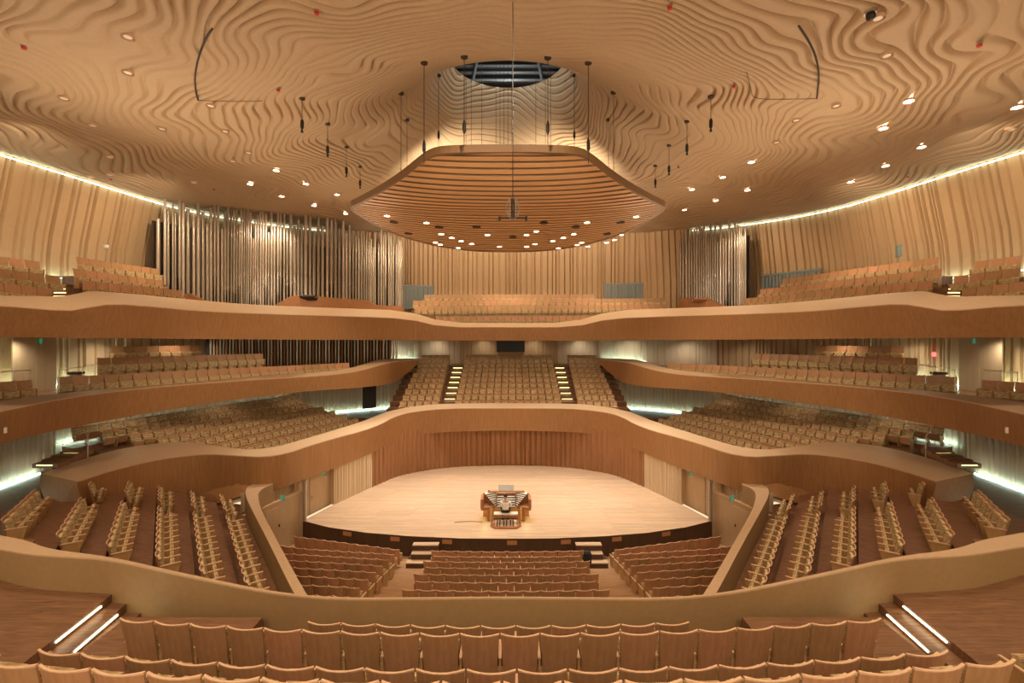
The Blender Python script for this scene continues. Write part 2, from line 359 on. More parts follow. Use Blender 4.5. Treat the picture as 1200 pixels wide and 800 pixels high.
# wall behind the choir, in three finishes
slat_wall('wall_choir', [(-4.9, 46.0), (4.9, 46.0)], [(5, 0), (9.6, 0)], M['slat'], seed=31, depth=.05)
for s in (-1, 1):
    slat_wall('wall_choir_side', [(s * 4.9, 46.05), (s * 9.0, 46.05)], [(5, 0), (9.6, 0)], M['slat_pale'], seed=33 + s, depth=.05)
    slat_wall('wall_choir_side', [(s * 9.0, 45.9), (s * 13.5, 45.2), (s * 19, 42.0)], [(5, 0), (9.6, 0)], M['slat_pale'], seed=35 + s, depth=.05)

# LED strips: wall base, cove
def strip(name, path, z, w_, mat, inset, h=.03, n=1):
    m = MB(); rows = [[], [], [], []]
    for i, p in enumerate(path):
        tn = (path[min(i + 1, len(path) - 1)] - path[max(i - 1, 0)]).normalized(); nv = Vector((tn.y, -tn.x, 0))
        if nv.dot(CEN - p) < 0: nv = -nv
        zz = z(p.x, p.y) if callable(z) else z
        for r, (a, b) in zip(rows, ((0, 0), (w_, 0), (w_, h), (0, h))):
            q = p + nv * (inset + a); r.append((q.x, q.y, zz + b))
    grid_mesh(m, rows + [rows[0]]); return m.obj(name, mat)
pl = smooth_path(WALL, .8)
def cut(path, f): return [p for p in path if f(p)]
zc = lambda x, y: float(ceil_z(x * .955, y)) - .16
for s in (-1, 1):
    q = cut(pl, lambda p: p.x * s > 0 and 2 < p.y < 43.5)
    tag(strip('cove_light', q, zc, .10, M['cyan2'], 1.03, .04), 'cool white light line along top of the %s hall wall' % ('left' if s < 0 else 'right'), 'light strip')
    q = cut(pl, lambda p: p.x * s > 0 and 21 < p.y < 31)
    tag(strip('floor_light_strip', q, 7.02, .06, M['cyan3'], .16), 'cool light strip at foot of the %s middle balcony wall' % ('left' if s < 0 else 'right'), 'light strip')
    q = cut(pl, lambda p: p.x * s > 0 and 17 < p.y < 31)
    tag(strip('floor_light_strip', q, 13.1, .06, M['cyan'], .22), 'cool light strip behind top seats of the %s upper balcony' % ('left' if s < 0 else 'right'), 'light strip')
    inn = smooth_path([(-s * x, y) for x, y in IN[:-1]], .6)
    q = cut(inn, lambda p: p.y < 23.7)
    tag(strip('floor_light_strip', q, 2.86, .07, M['cyan'], .12), 'cool light strip at foot of the %s terrace walkway wall' % ('left' if s < 0 else 'right'), 'light strip')
    q = cut(inn, lambda p: 24 < p.y < 38.5)
    tag(strip('floor_light_strip', q, 4.1, .05, M['cyan'], .12), 'cool light strip behind last row of the %s lower balcony' % ('left' if s < 0 else 'right'), 'light strip')
    q = cut(inn, lambda p: 39.5 < p.y)
    tag(strip('floor_light_strip', q, 2.95, .05, M['cyan'], .12), 'cool light strip at wall foot beside choir, %s side' % ('left' if s < 0 else 'right'), 'light strip')
    q = [Vector((s * 13.3, 45.2, 0)), Vector((s * 9.4, 45.85, 0))]
    tag(strip('floor_light_strip', q, 7.1, .05, M['cyan3'], .2), 'cool light strip at back wall above choir, %s side' % ('left' if s < 0 else 'right'), 'light strip')

# ------------------------------------------------------------------ balcony ribbons
def ribbon(stations, mats, name, close_bottom=1.3, rnd_it=2):
    """stations: (lip, cap inner, bottom) Vectors from one end to the other"""
    m = MB(); rows = chaikin(stations, rnd_it)
    cross = []
    for lip, cap, bot in rows:
        out = Vector((bot.x - CEN.x, bot.y - CEN.y, 0)).normalized()
        bi = bot + out * close_bottom; bi.z += .05
        ci = Vector((bi.x, bi.y, cap.z)) if (Vector((bi.x, bi.y, 0)) - Vector((cap.x, cap.y, 0))).dot(out) < 0 else cap + out * .02
        cb = Vector((cap.x, cap.y, cap.z)) + out * .05; cb.z = max(bi.z, cap.z - .5)
        lip2 = lip + Vector((0, 0, -.045)); 
        cross.append([cap, lip, lip2, bot, bi, cb])
    k = len(cross[0])
    for a in range(k):
        b = (a + 1) % k
        mi = 0 if a <= 1 else 1
        grid_mesh(m, [[c[a] for c in cross], [c[b] for c in cross]], mi=mi)
    m.add([tuple(p) for p in cross[0]], [tuple(range(k))], 1); m.add([tuple(p) for p in cross[-1]], [tuple(range(k - 1, -1, -1))], 1)
    o = m.obj(name, mats); o.data.shade_smooth()
    try: o.data.set_sharp_from_angle(angle=R(28))
    except Exception: pass
    return struct(o), rows
def full(st): return st + [tuple(mir(p) for p in s) for s in st[-2::-1]]
CXs = 598
p1_lip = [(90, 564, 18.9), (133, 550, 20.6), (187, 537, 22.4), (240, 531, 23.3), (270, 533, 23.0), (322, 536, 22.6), (375, 517.5, 25.8), (439, 501, 29.5), (467, 485, 32), (500, 480, 33.3), (533, 478, 33.8), (598, 478, 34)]
p1_cap = [(48, 555, 20), (95, 538, 22), (150, 523, 24.3), (215, 516, 25.9), (262, 524, 24.5), (307, 528, 23.8), (368, 511, 27), (430, 492, 32), (455, 481, 33.6), (497, 474, 34.6), (533, 472.5, 34.9), (598, 472, 35)]
p1_bz = [(98, 600, 19.1), (140, 600, 20.9), (190, 598, 22.6), (240, 594, 23.6), (268, 592, 23.2), (319, 576, 22.6), (375, 555, 25.6), (436, 531, 29.8), (461, 518, 31.9), (487, 509, 33.4), (533, 505.5, 33.9), (598, 504, 34.1)]
def sts(l, c, b):
    S = [[P(*a), P(*bb), P(*cc)] for a, bb, cc in zip(l, c, b)]
    return S
S1 = sts(p1_lip, p1_cap, p1_bz)
for q in S1[-1]: q.x = 0
S1 = [tuple(s) for s in S1]
_, RIB1 = ribbon(full(S1), [M['cap'], M['fascia']], 'balcony_front_1', 1.0)
p2_lip = [(-60, 494, 14.8), (0, 482, 16.8), (67, 467, 20.2), (167, 454, 24.2), (300, 444, 28.3), (385, 439.5, 31), (420, 435, 33), (457, 424, 37.5), (475, 422, 39), (492, 421, 40)]
p2_cap = [(-60, 480, 16), (0, 469, 18.4), (67, 461, 21.4), (167, 451.5, 25.2), (300, 440, 29.3), (383, 435.5, 32.1), (413, 431, 34.2), (443, 421, 38), (465, 420, 39.6), (491, 419.5, 40.8)]
p2_bot = [(-60, 536, 15), (0, 519, 17), (67, 504, 20.4), (167, 484.5, 24.4), (300, 464.5, 28.5), (385, 456, 31.2), (420, 454.5, 33.2), (460, 449.5, 37.5), (474, 440, 39), (491, 425, 40)]
S2 = [tuple(s) for s in sts(p2_lip, p2_cap, p2_bot)]
S2.insert(0, tuple(p + Vector((-1.5, -9, 0)) for p in S2[0]))
for nm, S in (('balcony_front_2_left', S2), ('balcony_front_2_right', [tuple(mir(p) for p in s) for s in S2[::-1]])):
    _, rr_ = ribbon(S, [M['cap'], M['fascia']], nm, 1.0)
    if 'left' in nm: RIB2 = rr_
p3_lip = [(-60, 356, 15.4), (0, 357, 16.8), (78, 364, 18.3), (100, 360, 19.0), (132, 355, 19.9), (180, 359, 22.1), (233, 364, 24.6), (300, 367, 28.6), (400, 370, 34.4), (478, 373, 38.4), (519, 383, 38), (598, 383, 38)]
p3_cap = [(-60, 345, 16.2), (0, 346, 17.6), (72, 347.5, 19.2), (90, 344, 20.0), (107, 340.5, 20.8), (155, 344, 23.0), (203, 349, 25.3), (294, 357, 29.6), (397, 361, 35.3), (474, 363.5, 39.2), (523, 378, 38.7), (598, 378.5, 38.7)]
p3_bot = [(-60, 395, 15.6), (0, 395, 17.0), (78, 395.5, 18.6), (100, 396, 19.3), (132, 396, 20.2), (180, 396.5, 22.3), (233, 397, 24.9), (300, 397.5, 28.9), (400, 398, 34.6), (478, 398.5, 38.5), (519, 399, 38.2), (598, 399, 38.2)]
S3 = sts(p3_lip, p3_cap, p3_bot)
for q in S3[-1]: q.x = 0
S3 = [tuple(s) for s in S3]
S3.insert(0, tuple(p + Vector((-1.5, -9, 0)) for p in S3[0]))
_, RIB3 = ribbon(full(S3), [M['cap'], M['fascia']], 'balcony_front_3', 1.0, 1)
for o in C.objects:
    if o.name.startswith('balcony_front'): o.name = 'trim_' + o.name.split('_')[2] + ('_' + o.name.split('_')[3] if len(o.name.split('_')) > 3 else '')

def hit_wall(p, wall):
    d = Vector((p.x - CEN.x, p.y - CEN.y)); d.normalize()
    best = None
    for a, b in zip(wall[:-1], wall[1:]):
        ax, ay = a; ex, ey = b[0] - ax, b[1] - ay
        den = d.x * ey - d.y * ex
        if abs(den) < 1e-9: continue
        tx = ((ax - CEN.x) * ey - (ay - CEN.y) * ex) / den; u = ((ax - CEN.x) * d.y - (ay - CEN.y) * d.x) / den
        if tx > 0 and -.001 <= u <= 1.001 and (best is None or tx < best): best = tx
    return None if best is None else Vector((CEN.x + d.x * best, CEN.y + d.y * best, 0))
def slab(rows, wall, ztopf, thick, mat):
    m = MB(); inn = []; out = []
    for lip, cap, bot in rows:
        h = hit_wall(bot, wall)
        if h is None: continue
        o_ = (h - Vector((bot.x, bot.y, 0))).normalized()
        b = Vector((bot.x, bot.y, 0)) + o_ * .6
        inn.append(b); out.append(h + o_ * .3)
    z = ztopf
    grid_mesh(m, [[(p.x, p.y, z) for p in inn], [(p.x, p.y, z) for p in out], [(p.x, p.y, z - thick) for p in out], [(p.x, p.y, z - thick) for p in inn], [(p.x, p.y, z) for p in inn]])
    return struct(m.obj('floor', mat))
slab(RIB3, WALL, 10.5, .45, M['floor'])
for S in (RIB2, [tuple(mir(p) for p in s) for s in RIB2]): slab(S, WALL, 6.88, .35, M['floor'])

# ------------------------------------------------------------------ stage
fr = [G(355, 610, 0), G(385, 617.5, 0), G(430, 624, 0), G(480, 628, 0), G(540, 630.6, 0), G(598, 631, 0)]
fr[-1].x = 0
fr = fr + [mir(p) for p in fr[-2::-1]]
bk = [G(354.5, 610, 0), G(388, 593, 0), G(435, 571, 0), G(470, 556, 0), G(520, 548, 0), G(560, 545.5, 0), G(598, 545, 0)]; bk[-1].x = 0
bkf = bk + [mir(p) for p in bk[-2::-1]]
m = MB(); poly = [(p.x, p.y) for p in fr] + [(p.x * 1.005, p.y + .02) for p in bkf[::-1]][1:-1]
m.prism(poly, -1.1, 0, 0, 1)
struct(m.obj('floor', [M['stage'], M['riser']]))
# arcs of the riser joints in the stage floor
for rad in (5.2, 8.2):
    m = MB(); pts = [Vector((rad * 1.05 * math.cos(a), 24.6 + rad * .95 * math.sin(a), .0)) for a in np.linspace(.12, math.pi - .12, 50)]
    rows = [[], []]
    for p in pts:
        q = (p - Vector((0, 24.6, 0))).normalized() * .012
        rows[0].append((p.x - q.x, p.y - q.y, .003)); rows[1].append((p.x + q.x, p.y + q.y, .003))
    grid_mesh(m, rows); struct(m.obj('floor', M['panel']))
# stage back wall (ribbed) and pale side walls
bw = smooth_path([(p.x, p.y) for p in bkf[2:-2]], .1, 2)
m = MB(); rows = [[], []]
rg = random.Random(5); o_ = []
while len(o_) < len(bw): o_ += [rg.choice((0, .03, .06))] * rg.choice((2, 3, 3)) + [-.08]
for i, p in enumerate(bw):
    q = p + (CEN - p).normalized() * (o_[i] - .02)
    rows[0].append((q.x, q.y, -.05)); rows[1].append((q.x, q.y, 3.6))
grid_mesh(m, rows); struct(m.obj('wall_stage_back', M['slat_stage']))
for s in (-1, 1):
    a = bk[2].copy(); b = bk[1].lerp(bk[2], 0.06)
    a.x *= -s; b.x *= -s
    slat_wall('wall_stage_side', [(a.x, a.y), (b.x, b.y)], [(-.05, 0), (2.9, 0)], M['slat_pale'], seed=50, depth=.09, step=.045, lo=.07, hi=.2)
    # door zone between pale slats and the stage corner
    b2 = bk[1].lerp(bk[2], .06); c2 = bk[0].copy()
    dirv = (c2 - b2); dirv.z = 0; L = dirv.length; dirv.normalize(); nout = Vector((dirv.y, -dirv.x, 0))
    if nout.x > 0: nout = -nout
    def loc(u, v, z): q = b2 + dirv * u + nout * v; return ((-s) * q.x, q.y, z)
    m = MB(); m.add([loc(-.1, .3, -.05), loc(L + .2, .3, -.05), loc(L + .2, .3, 3.0), loc(-.1, .3, 3.0)], [(0, 1, 2, 3)]); m.add([loc(-.05, 0, 0), loc(-.05, .3, 0), loc(-.05, .3, 3), loc(-.05, 0, 3)], [(0, 1, 2, 3)])
    struct(m.obj('wall_stage_door', M['door']))
    side = 'left' if s < 0 else 'right'
    for k, (u0, u1) in enumerate(((.55, 1.62), (1.66, 2.74))):
        m = MB(); vs = [loc(u, v, z) for z in (.01, 2.15) for v in (.22, .29) for u in (u0, u1)]
        m.add(vs, [(0, 2, 3, 1), (4, 5, 7, 6), (0, 1, 5, 4), (1, 3, 7, 5), (3, 2, 6, 7), (2, 0, 4, 6)])
        d_ = struct(m.obj('door_%d' % (1 + k + (0 if s < 0 else 2)), M['door']))
        m = MB(); uu = u1 - .1 if k == 0 else u0 + .1
        m.tube([loc(uu, .21, 1.0), loc(uu, .15, 1.0), loc(uu + (-.13 if k == 0 else .13), .15, 1.0)], .016, 6); m.obj('door_handle', M['steel'], d_)
    # polished post at the stage corner
    p = G(356, 611, 0)
    t = thing('corner_post', 'polished steel post at %s corner of the stage' % side, 'post', ((-s) * p.x * 1.0, p.y + .1, 0))
    m = MB(); m.tube([(0, 0, 0), (0, 0, 2.1)], .11, 16); m.obj('pole', M['steel'], t, smooth=True); m = MB(); m.tube([(0, 0, 2.1), (0, 0, 2.16)], .14, 16); m.obj('cap', M['steel'], t)
# stalls-level side wall with dado, doors
for s in (-1, 1):
    side = 'left' if s < 0 else 'right'
    A = G(357, 623, -.6); A = Vector((s * 10.95, 24.7, 0)); B = Vector((s * 12.1, 21.2, 0))
    m = MB(); T = lambda u, v, z: tuple(A.lerp(B, u) + Vector((s * v, 0, z)))
    for (u0, u1, v0, v1, z0, z1) in ((0, 1, 0, .12, -1.2, 1.55),):
        vs = [T(u, v, z) for z in (z0, z1) for v in (v0, v1) for u in (u0, u1)]
        m.add(vs, [(0, 2, 3, 1), (4, 5, 7, 6), (0, 1, 5, 4), (1, 3, 7, 5), (3, 2, 6, 7), (2, 0, 4, 6)])
    struct(m.obj('wall_stalls_' + side, M['door']))
    m = MB(); m.add([T(0, -.03, 1.55), T(1, -.03, 1.55), T(1, -.03, 1.6), T(0, -.03, 1.6)], [(0, 1, 2, 3)]); m.add([T(0, -.03, 1.6), T(1, -.03, 1.6), T(1, .16, 1.6), T(0, .16, 1.6)], [(0, 1, 2, 3)])
    struct(m.obj('trim_dado_' + side, M['edge']))
    a = A.lerp(B, 0) + Vector((s * .35, .2, 0)); b = B + Vector((s * .35, .3, 0))
    slat_wall('wall_slatted_' + side, [(a.x, a.y), (b.x, b.y)], [(1.3, 0), (2.5, 0)], M['slat_pale'], seed=61, depth=.09, step=.05, lo=.08, hi=.25)
    m = MB(); vs = [T(u, v, z) for z in (-.85, 1.3) for v in (-.04, 0) for u in (.42, .68)]
    m.add(vs, [(0, 2, 3, 1), (4, 5, 7, 6), (0, 1, 5, 4), (1, 3, 7, 5), (3, 2, 6, 7), (2, 0, 4, 6)])
    d_ = struct(m.obj('door_%d' % (5 + (s > 0)), M['door']))
    m = MB(); c = T(.46, -.06, .3); m.tube([c, (c[0], c[1], c[2] + .12)], .03, 8); m.obj('door_handle', M['dark'], d_)

# stage front plates and stairs
for px, py in ((407, 621), (463, 628.5), (524, 632.8), (600, 634.5), (663, 633), (723, 629.5), (781, 622.5)):
    yy = np.interp(px, [355, 385, 430, 480, 540, 598, 656, 716, 766, 811, 841], [p.y for p in fr])
    p = P(px, py, yy); 
    i = max(0, min(len(fr) - 2, sum(1 for f in fr if f.x < p.x) - 1)); tn = fr[i + 1] - fr[i]; an = math.atan2(tn.y, tn.x)
    m = MB(); m.box(-.24, .24, -.03, .0, -.1, .1)
    o = m.obj('vent_plate', M['case']); yline = fr[i].y + (fr[i + 1].y - fr[i].y) * (p.x - fr[i].x) / (fr[i + 1].x - fr[i].x)
    o.location = (p.x, yline - .005, -.19); o.rotation_euler = (0, 0, an)
    wh = {407: 'farthest left on', 463: 'second from left end of', 524: 'beside left steps on', 600: 'at middle of', 663: 'beside right steps on', 723: 'second from right end of', 781: 'farthest right on'}[px]
    tag(o, 'small orange-brown plate %s the dark stage front' % wh, 'plate', 'plates along the stage front')
for s in (-1, 1):
    side = 'left' if s < 0 else 'right'
    t = thing('stage_steps', 'three dark timber steps with pale treads at %s of stage front' % side, 'steps', (s * 3.92, 21.95, -1.0))
    for k, (w_, yy) in enumerate(((.80, -.3), (.64, 0), (.6, .3))):
        m = MB(); x0 = -w_ if s < 0 else -.6; x1 = .6 if s < 0 else w_
        if k: x0, x1 = -.62, .62
        zt = .28 * (k + 1)
        m.box(x0, x1, yy - .15, .45, .0 if k == 0 else .28 * k - .001, zt - .04, 0); m.obj('step', M['riser'], t)
        m = MB(); m.box(x0, x1, yy - .17, .45 if k == 2 else yy + .17, zt - .04, zt, 0); m.obj('tread', M['stage'], t)

# stalls floor: raked
m = MB(); zs = lambda y: -1.0 + (21.6 - y) * .245 if y < 21.6 else -1.0
m.prism([(-12.2, 24.5), (12.2, 24.5), (12.2, 21.6), (-12.2, 21.6)], -1.4, -1.0)
m.prism([(-12.2, 21.6), (12.2, 21.6), (12.2, 9), (-12.2, 9)], -1.4, [zs(21.6), zs(21.6), zs(9), zs(9)])
struct(m.obj('floor', wood('stalls_floor', (.42, .24, .125), (.55, .34, .19), (.8, 6, 1), .42, tile=(1.5, .12), noise=2)))

# ------------------------------------------------------------------ ring parapet in front of the rear seats
rg_pts = [(-120, 628, 10.9, -120, 612, 11.6), (-60, 634, 10.1, -50, 618, 10.8), (0, 643, 9.5, 0, 627, 10.2), (33, 649, 9.2, 30, 632.5, 9.95), (67, 651.5, 9.1, 58, 643.5, 9.45), (130, 655, 9.0, 128, 651.5, 9.16), (200, 671, 8.8, 200, 668, 8.92), (300, 692, 8.7, 300, 689, 8.82), (350, 698.5, 8.62, 350, 696.5, 8.74), (400, 702, 8.6, 400, 700, 8.70), (500, 701, 8.6, 500, 699.5, 8.68), (585, 700, 8.6, 585, 698.5, 8.68)]
L_ = [[P(a, b, c), P(d, e, f)] for a, b, c, d, e, f in rg_pts]
for q in L_[-1]: q.x = 0
L_ = [tuple(x) for x in L_]; rowsR = full(L_); rowsR = chaikin(rowsR, 2)
m = MB()
outer = [r[0] for r in rowsR]; inner = [r[1] for r in rowsR]
zb = lambda p, z: (p.x, p.y, z)
grid_mesh(m, [inner, outer], mi=0)
grid_mesh(m, [outer, [Vector((p.x, p.y, p.z - .03)) for p in outer]], mi=0)
grid_mesh(m, [[Vector((p.x, p.y, p.z - .03)) for p in outer], [Vector((p.x, p.y + .1, 1.0)) for p in outer]], mi=1)
grid_mesh(m, [[Vector((p.x, p.y + .12, 1.0)) for p in inner], inner], mi=1)
o = m.obj('trim_rear_parapet', [M['cap'], M['ring']]); o.data.shade_smooth(); o.data.set_sharp_from_angle(angle=R(30)); struct(o)

# terrace side parapets (towards the stalls)
tl = [(372, 745), (342, 691), (315, 635), (295, 597), (287, 580), (288.5, 571), (296, 567), (318, 564)]
trr = [(392, 745), (358, 695), (330, 643), (306, 598), (302.5, 583), (303, 577), (308, 572), (320, 567)]
tp = [(G(a, b, 2.5), G(c, d, 2.5)) for (a, b), (c, d) in zip(tl, trr)]; tp = chaikin(tp, 2)
for s in (-1, 1):
    q = tp if s < 0 else [(mir(a), mir(b)) for a, b in tp]
    m = MB(); A_ = [x[0] for x in q]; B_ = [x[1] for x in q]
    dn = lambda L, z: [Vector((p.x, p.y, z)) for p in L]
    grid_mesh(m, [A_, B_], mi=0); grid_mesh(m, [A_, dn(A_, -1.2)], mi=1); grid_mesh(m, [B_, dn(B_, -1.2)], mi=1)
    o = m.obj('trim_terrace_' + ('left' if s < 0 else 'right'), [M['cap'], M['ring']]); o.data.shade_smooth(); o.data.set_sharp_from_angle(angle=R(30)); struct(o)

# ------------------------------------------------------------------ seats
def shell_pts(zlo, zhi, wlo, whi, y_lo, y_hi, bulge, thick, nx=6, nz=3):
    front, back = [], []
    for j in range(nz + 1):
        t_ = j / nz; z = lerp(zlo, zhi, t_); w_ = lerp(wlo, whi, t_); yb = lerp(y_lo, y_hi, t_)
        fr_, bk_ = [], []
        for i in range(nx + 1):
            u = -1 + 2 * i / nx; y = yb - bulge * (1 - u * u)
            zz = z - (.012 * (1 - u * u) if j == nz else 0)
            bk_.append((u * w_ / 2, y, zz)); fr_.append((u * w_ / 2, y + thick, zz))
        front.append(fr_); back.append(bk_)
    return front, back
def solid(m, front, back, mi=0, mi_top=None):
    grid_mesh(m, back, mi=mi); grid_mesh(m, [r[::-1] for r in front], mi=mi)
    grid_mesh(m, [back[-1], front[-1]], mi=mi if mi_top is None else mi_top); grid_mesh(m, [front[0], back[0]], mi=mi)
    grid_mesh(m, [[r[0] for r in front], [r[0] for r in back]], mi=mi); grid_mesh(m, [[r[-1] for r in back], [r[-1] for r in front]], mi=mi)
SW = .555
def m_shell(m, nx=6): f, b = shell_pts(.16, .93, .47, SW, .02, -.13, .055, .022, nx); solid(m, f, b, 0)
def m_rim(m, nx=6):
    f, b = shell_pts(.918, .942, SW + .002, SW + .004, -.130, -.134, .055, .028, nx, 1); solid(m, f, b, 1)
def m_cush(m, nx=6): f, b = shell_pts(.42, .85, .45, .52, .01, -.085, .045, .075, nx); solid(m, f, b, 2)
def m_seat(m):
    T = Matrix.Translation((0, .12, .27)) @ Matrix.Rotation(R(-14), 4, 'X')
    m.box(-.235, .235, 0, .09, 0, .36, 2, T); m.box(-.235, .235, .09, .11, .0, .35, 0, T)
def m_arm(m, x, end=False):
    a = .016 if not end else .02
    poly = [(.02, .0), (.26, .0), (.38, .45), (.38, .50), (-.01, .505), (.0, .4)]
    vs = [(x - a, y, z) for y, z in poly] + [(x + a, y, z) for y, z in poly]; n = len(poly)
    m.add(vs, [tuple(range(n)), tuple(range(2 * n - 1, n - 1, -1))] + [(i, i + n, (i + 1) % n + n, (i + 1) % n) for i in range(n)], 3)
    m.box(x - .022, x + .022, -.02, .39, .50, .52, 1)
def m_arm_t(m, x):
    poly = [(.02, .0), (.30, .0), (.46, .55), (.46, .605), (-.02, .62), (.0, .4)]
    vs = [(x - .016, y, z) for y, z in poly] + [(x + .016, y, z) for y, z in poly]; n = len(poly)
    m.add(vs, [tuple(range(n)), tuple(range(2 * n - 1, n - 1, -1))] + [(i, i + n, (i + 1) % n + n, (i + 1) % n) for i in range(n)], 3)
    m.box(x - .03, x + .03, -.05, .47, .605, .63, 1)
def part_mesh(name, fn, mats, smooth=True):
    m = MB(); fn(m); me = m.mesh(name, mats, smooth)
    if smooth: me.set_sharp_from_angle(angle=R(35))
    return me
SM = [M['shell'], M['edge'], M['fabric'], M['panel']]
ME = {k: part_mesh(k, fn, SM, sm) for k, fn, sm in (('back_shell', m_shell, True), ('top_edge', m_rim, True), ('backrest', m_cush, True), ('seat', m_seat, False), ('armrest', lambda m: m_arm(m, -.29), False), ('end_panel', lambda m: m_arm(m, .29, True), False), ('armrest_t', lambda m: m_arm_t(m, -.29), False), ('end_panel_t', lambda m: m_arm_t(m, .29), False))}
all_m = MB(); m_shell(all_m, 3); m_rim(all_m, 3); m_cush(all_m, 3); m_seat(all_m); m_arm(all_m, -.29)
SEATS = []     # (loc, yaw, label, group, last_in_row)
def facing(to): return math.atan2(-to[0], to[1])          # yaw so that local +Y points along to
def place_row(a, b, n, face, labelf, group, z=None):
    """n seats evenly from a to b (ends inclusive), facing vector face (or function)"""
    for i in range(n):
        p = a.lerp(b, i / max(1, n - 1)) if n > 1 else a.copy()
        f = face(p) if callable(face) else face
        SEATS.append((p, facing(f), labelf(i), group, i == n - 1))
def arc_row(x0, x1, n, yc, Rad, z, labelf, group, side_end=True):
    for i in range(n):
        x = lerp(x0, x1, (i + .5) / n); an = math.asin(max(-1, min(1, x / Rad)))
        y = yc + Rad * (1 - math.cos(an))
        SEATS.append((Vector((x, y, z)), -(-an), labelf(i), group, i == n - 1))
# foreground rows: (n, x0, x1, y centre, top z)
def fl(desc): return lambda i: 'plywood-backed seat, %s from the left end of the %s' % (ORD[i + 1], desc)
BACK = .94
for n, x0, x1, y, h, desc in ((11, -3.25, 3.15, 7.74, 4.84, 'short row against the parapet'), (20, -5.78, 5.78, 6.76, 4.33, 'long row behind the short one'), (19, -5.58, 5.45, 5.38, 3.84, 'third row from the parapet'), (19, -5.8, 5.35, 4.56, 3.36, 'lowest row of the picture')):
    arc_row(x0, x1, n, y, 46, 10 - h - BACK, fl(desc), 'rear seats facing away')
for s in (-1, 1):
    SEATS.append((Vector((s * 6.95, 5.75, 5.2)), 0, 'single seat with yellow end panel at %s edge of the foreground' % ('left' if s < 0 else 'right'), None, True))
# tiers under them
m = MB()
m.box(-6.2, 6.2, 7.2, 9.0, 1, 10 - 4.84 - BACK); m.box(-7.0, 7.0, 6.25, 7.3, 1, 10 - 4.33 - BACK)
for s in (-1, 1): m.box(min(s * 4.45, s * 6.95), max(s * 4.45, s * 6.95), 7.2, 8.55, 1, 10 - 4.33 - BACK)
m.box(-9, 9, 5.15, 6.27, 1, 10 - 3.84 - BACK); m.box(-9, 9, 3.9, 5.17, 1, 10 - 3.36 - BACK); m.box(-9, 9, -7, 3.92, 1, 6.3)
struct(m.obj('floor', M['floor']))
# landings and the short lit stairs beside the rear rows
for s in (-1, 1):
    side = 'left' if s < 0 else 'right'
    m = MB(); poly = [(s * 7.66, 9.2), (s * 7.36, 7.0), (s * 7.3, 5.2), (s * 9, 5.0), (s * 9, -7), (s * 26, -7), (s * 26, 12), (s * 11.6, 11.4), (s * 10.6, 10.0)]
    m.prism(poly, 4.2, 4.9); struct(m.obj('floor', M['floor']))
    t = thing('stair_flight', 'short oak stair with three glowing strips on %s of the rear seats' % side, 'stairs', (0, 0, 4.9))
    for k in range(3):
        xa, xb = 7.66 - .31 * k, 7.36 - .31 * k
        m = MB(); m.prism([(s * xa, 9.2), (s * xb, 7.0), (s * (xb - .31), 7.0), (s * (xa - .31), 9.2)], -.9, -.16 * (k + 1)); m.obj('tread', M['floor'], t)
        m = MB(); a = Vector((s * lerp(xb, xa, .32), lerp(7.0, 9.2, .32), 0)); b = Vector((s * lerp(xb, xa, .78), lerp(7.0, 9.2, .78), 0))
        q = Vector((-s * .02, 0, 0)); z0 = -.16 * k - .08; z1 = z0 + .024
        m.add([a + q + Vector((0, 0, z0)), b + q + Vector((0, 0, z0)), b + q + Vector((0, 0, z1)), a + q + Vector((0, 0, z1)), a - q * 2 + Vector((0, 0, z0)), b - q * 2 + Vector((0, 0, z0)), b - q * 2 + Vector((0, 0, z1)), a - q * 2 + Vector((0, 0, z1))],
              [(0, 1, 2, 3), (7, 6, 5, 4), (0, 4, 5, 1), (3, 2, 6, 7), (0, 3, 7, 4), (1, 5, 6, 2)]); m.obj('light_strip', M['wled'], t)

# stalls
DS = [21.1, 20.1, 19.2, 18.25, 17.3, 16.35, 15.4, 14.45]
for k, d in enumerate(DS):
    n = 12 if k % 2 == 0 else 11; z = zs(d) - .0
    arc_row(-n * .29, n * .29, n, d, 60, z, lambda i, k=k: 'plywood-backed seat, %s from left in centre stalls, %s row from the stage' % (ORD[i + 1], ORD[k + 1]), 'centre stalls seats')
    for s in (-1, 1):
        ang = R(lerp(14.5, 8, k / 7)); side = 'left' if s < 0 else 'right'
        p0 = Vector((s * 5.25, lerp(21.6, 14.85, k / 7), 0)); dv = Vector((s * math.cos(ang), math.sin(ang), 0)); row = []
        for i in range(11 if k else 10):
            p = p0 + dv * .58 * i; lim = 5.75 + (p.y - 13.3) * .746
            if abs(p.x) > lim - .3 and p.y < 21.5 or abs(p.x) > 11.3: break
            row.append(p)
        for i, p in enumerate(row):
            p.z = zs(p.y) if p.y < 21.6 else -1
            SEATS.append((p, -ang * -s, 'plywood-backed seat, %s from aisle in %s stalls, %s row from the stage' % (ORD[i + 1], side, ORD[k + 1]), side + ' stalls seats', (i == len(row) - 1) if s > 0 else i == 0))
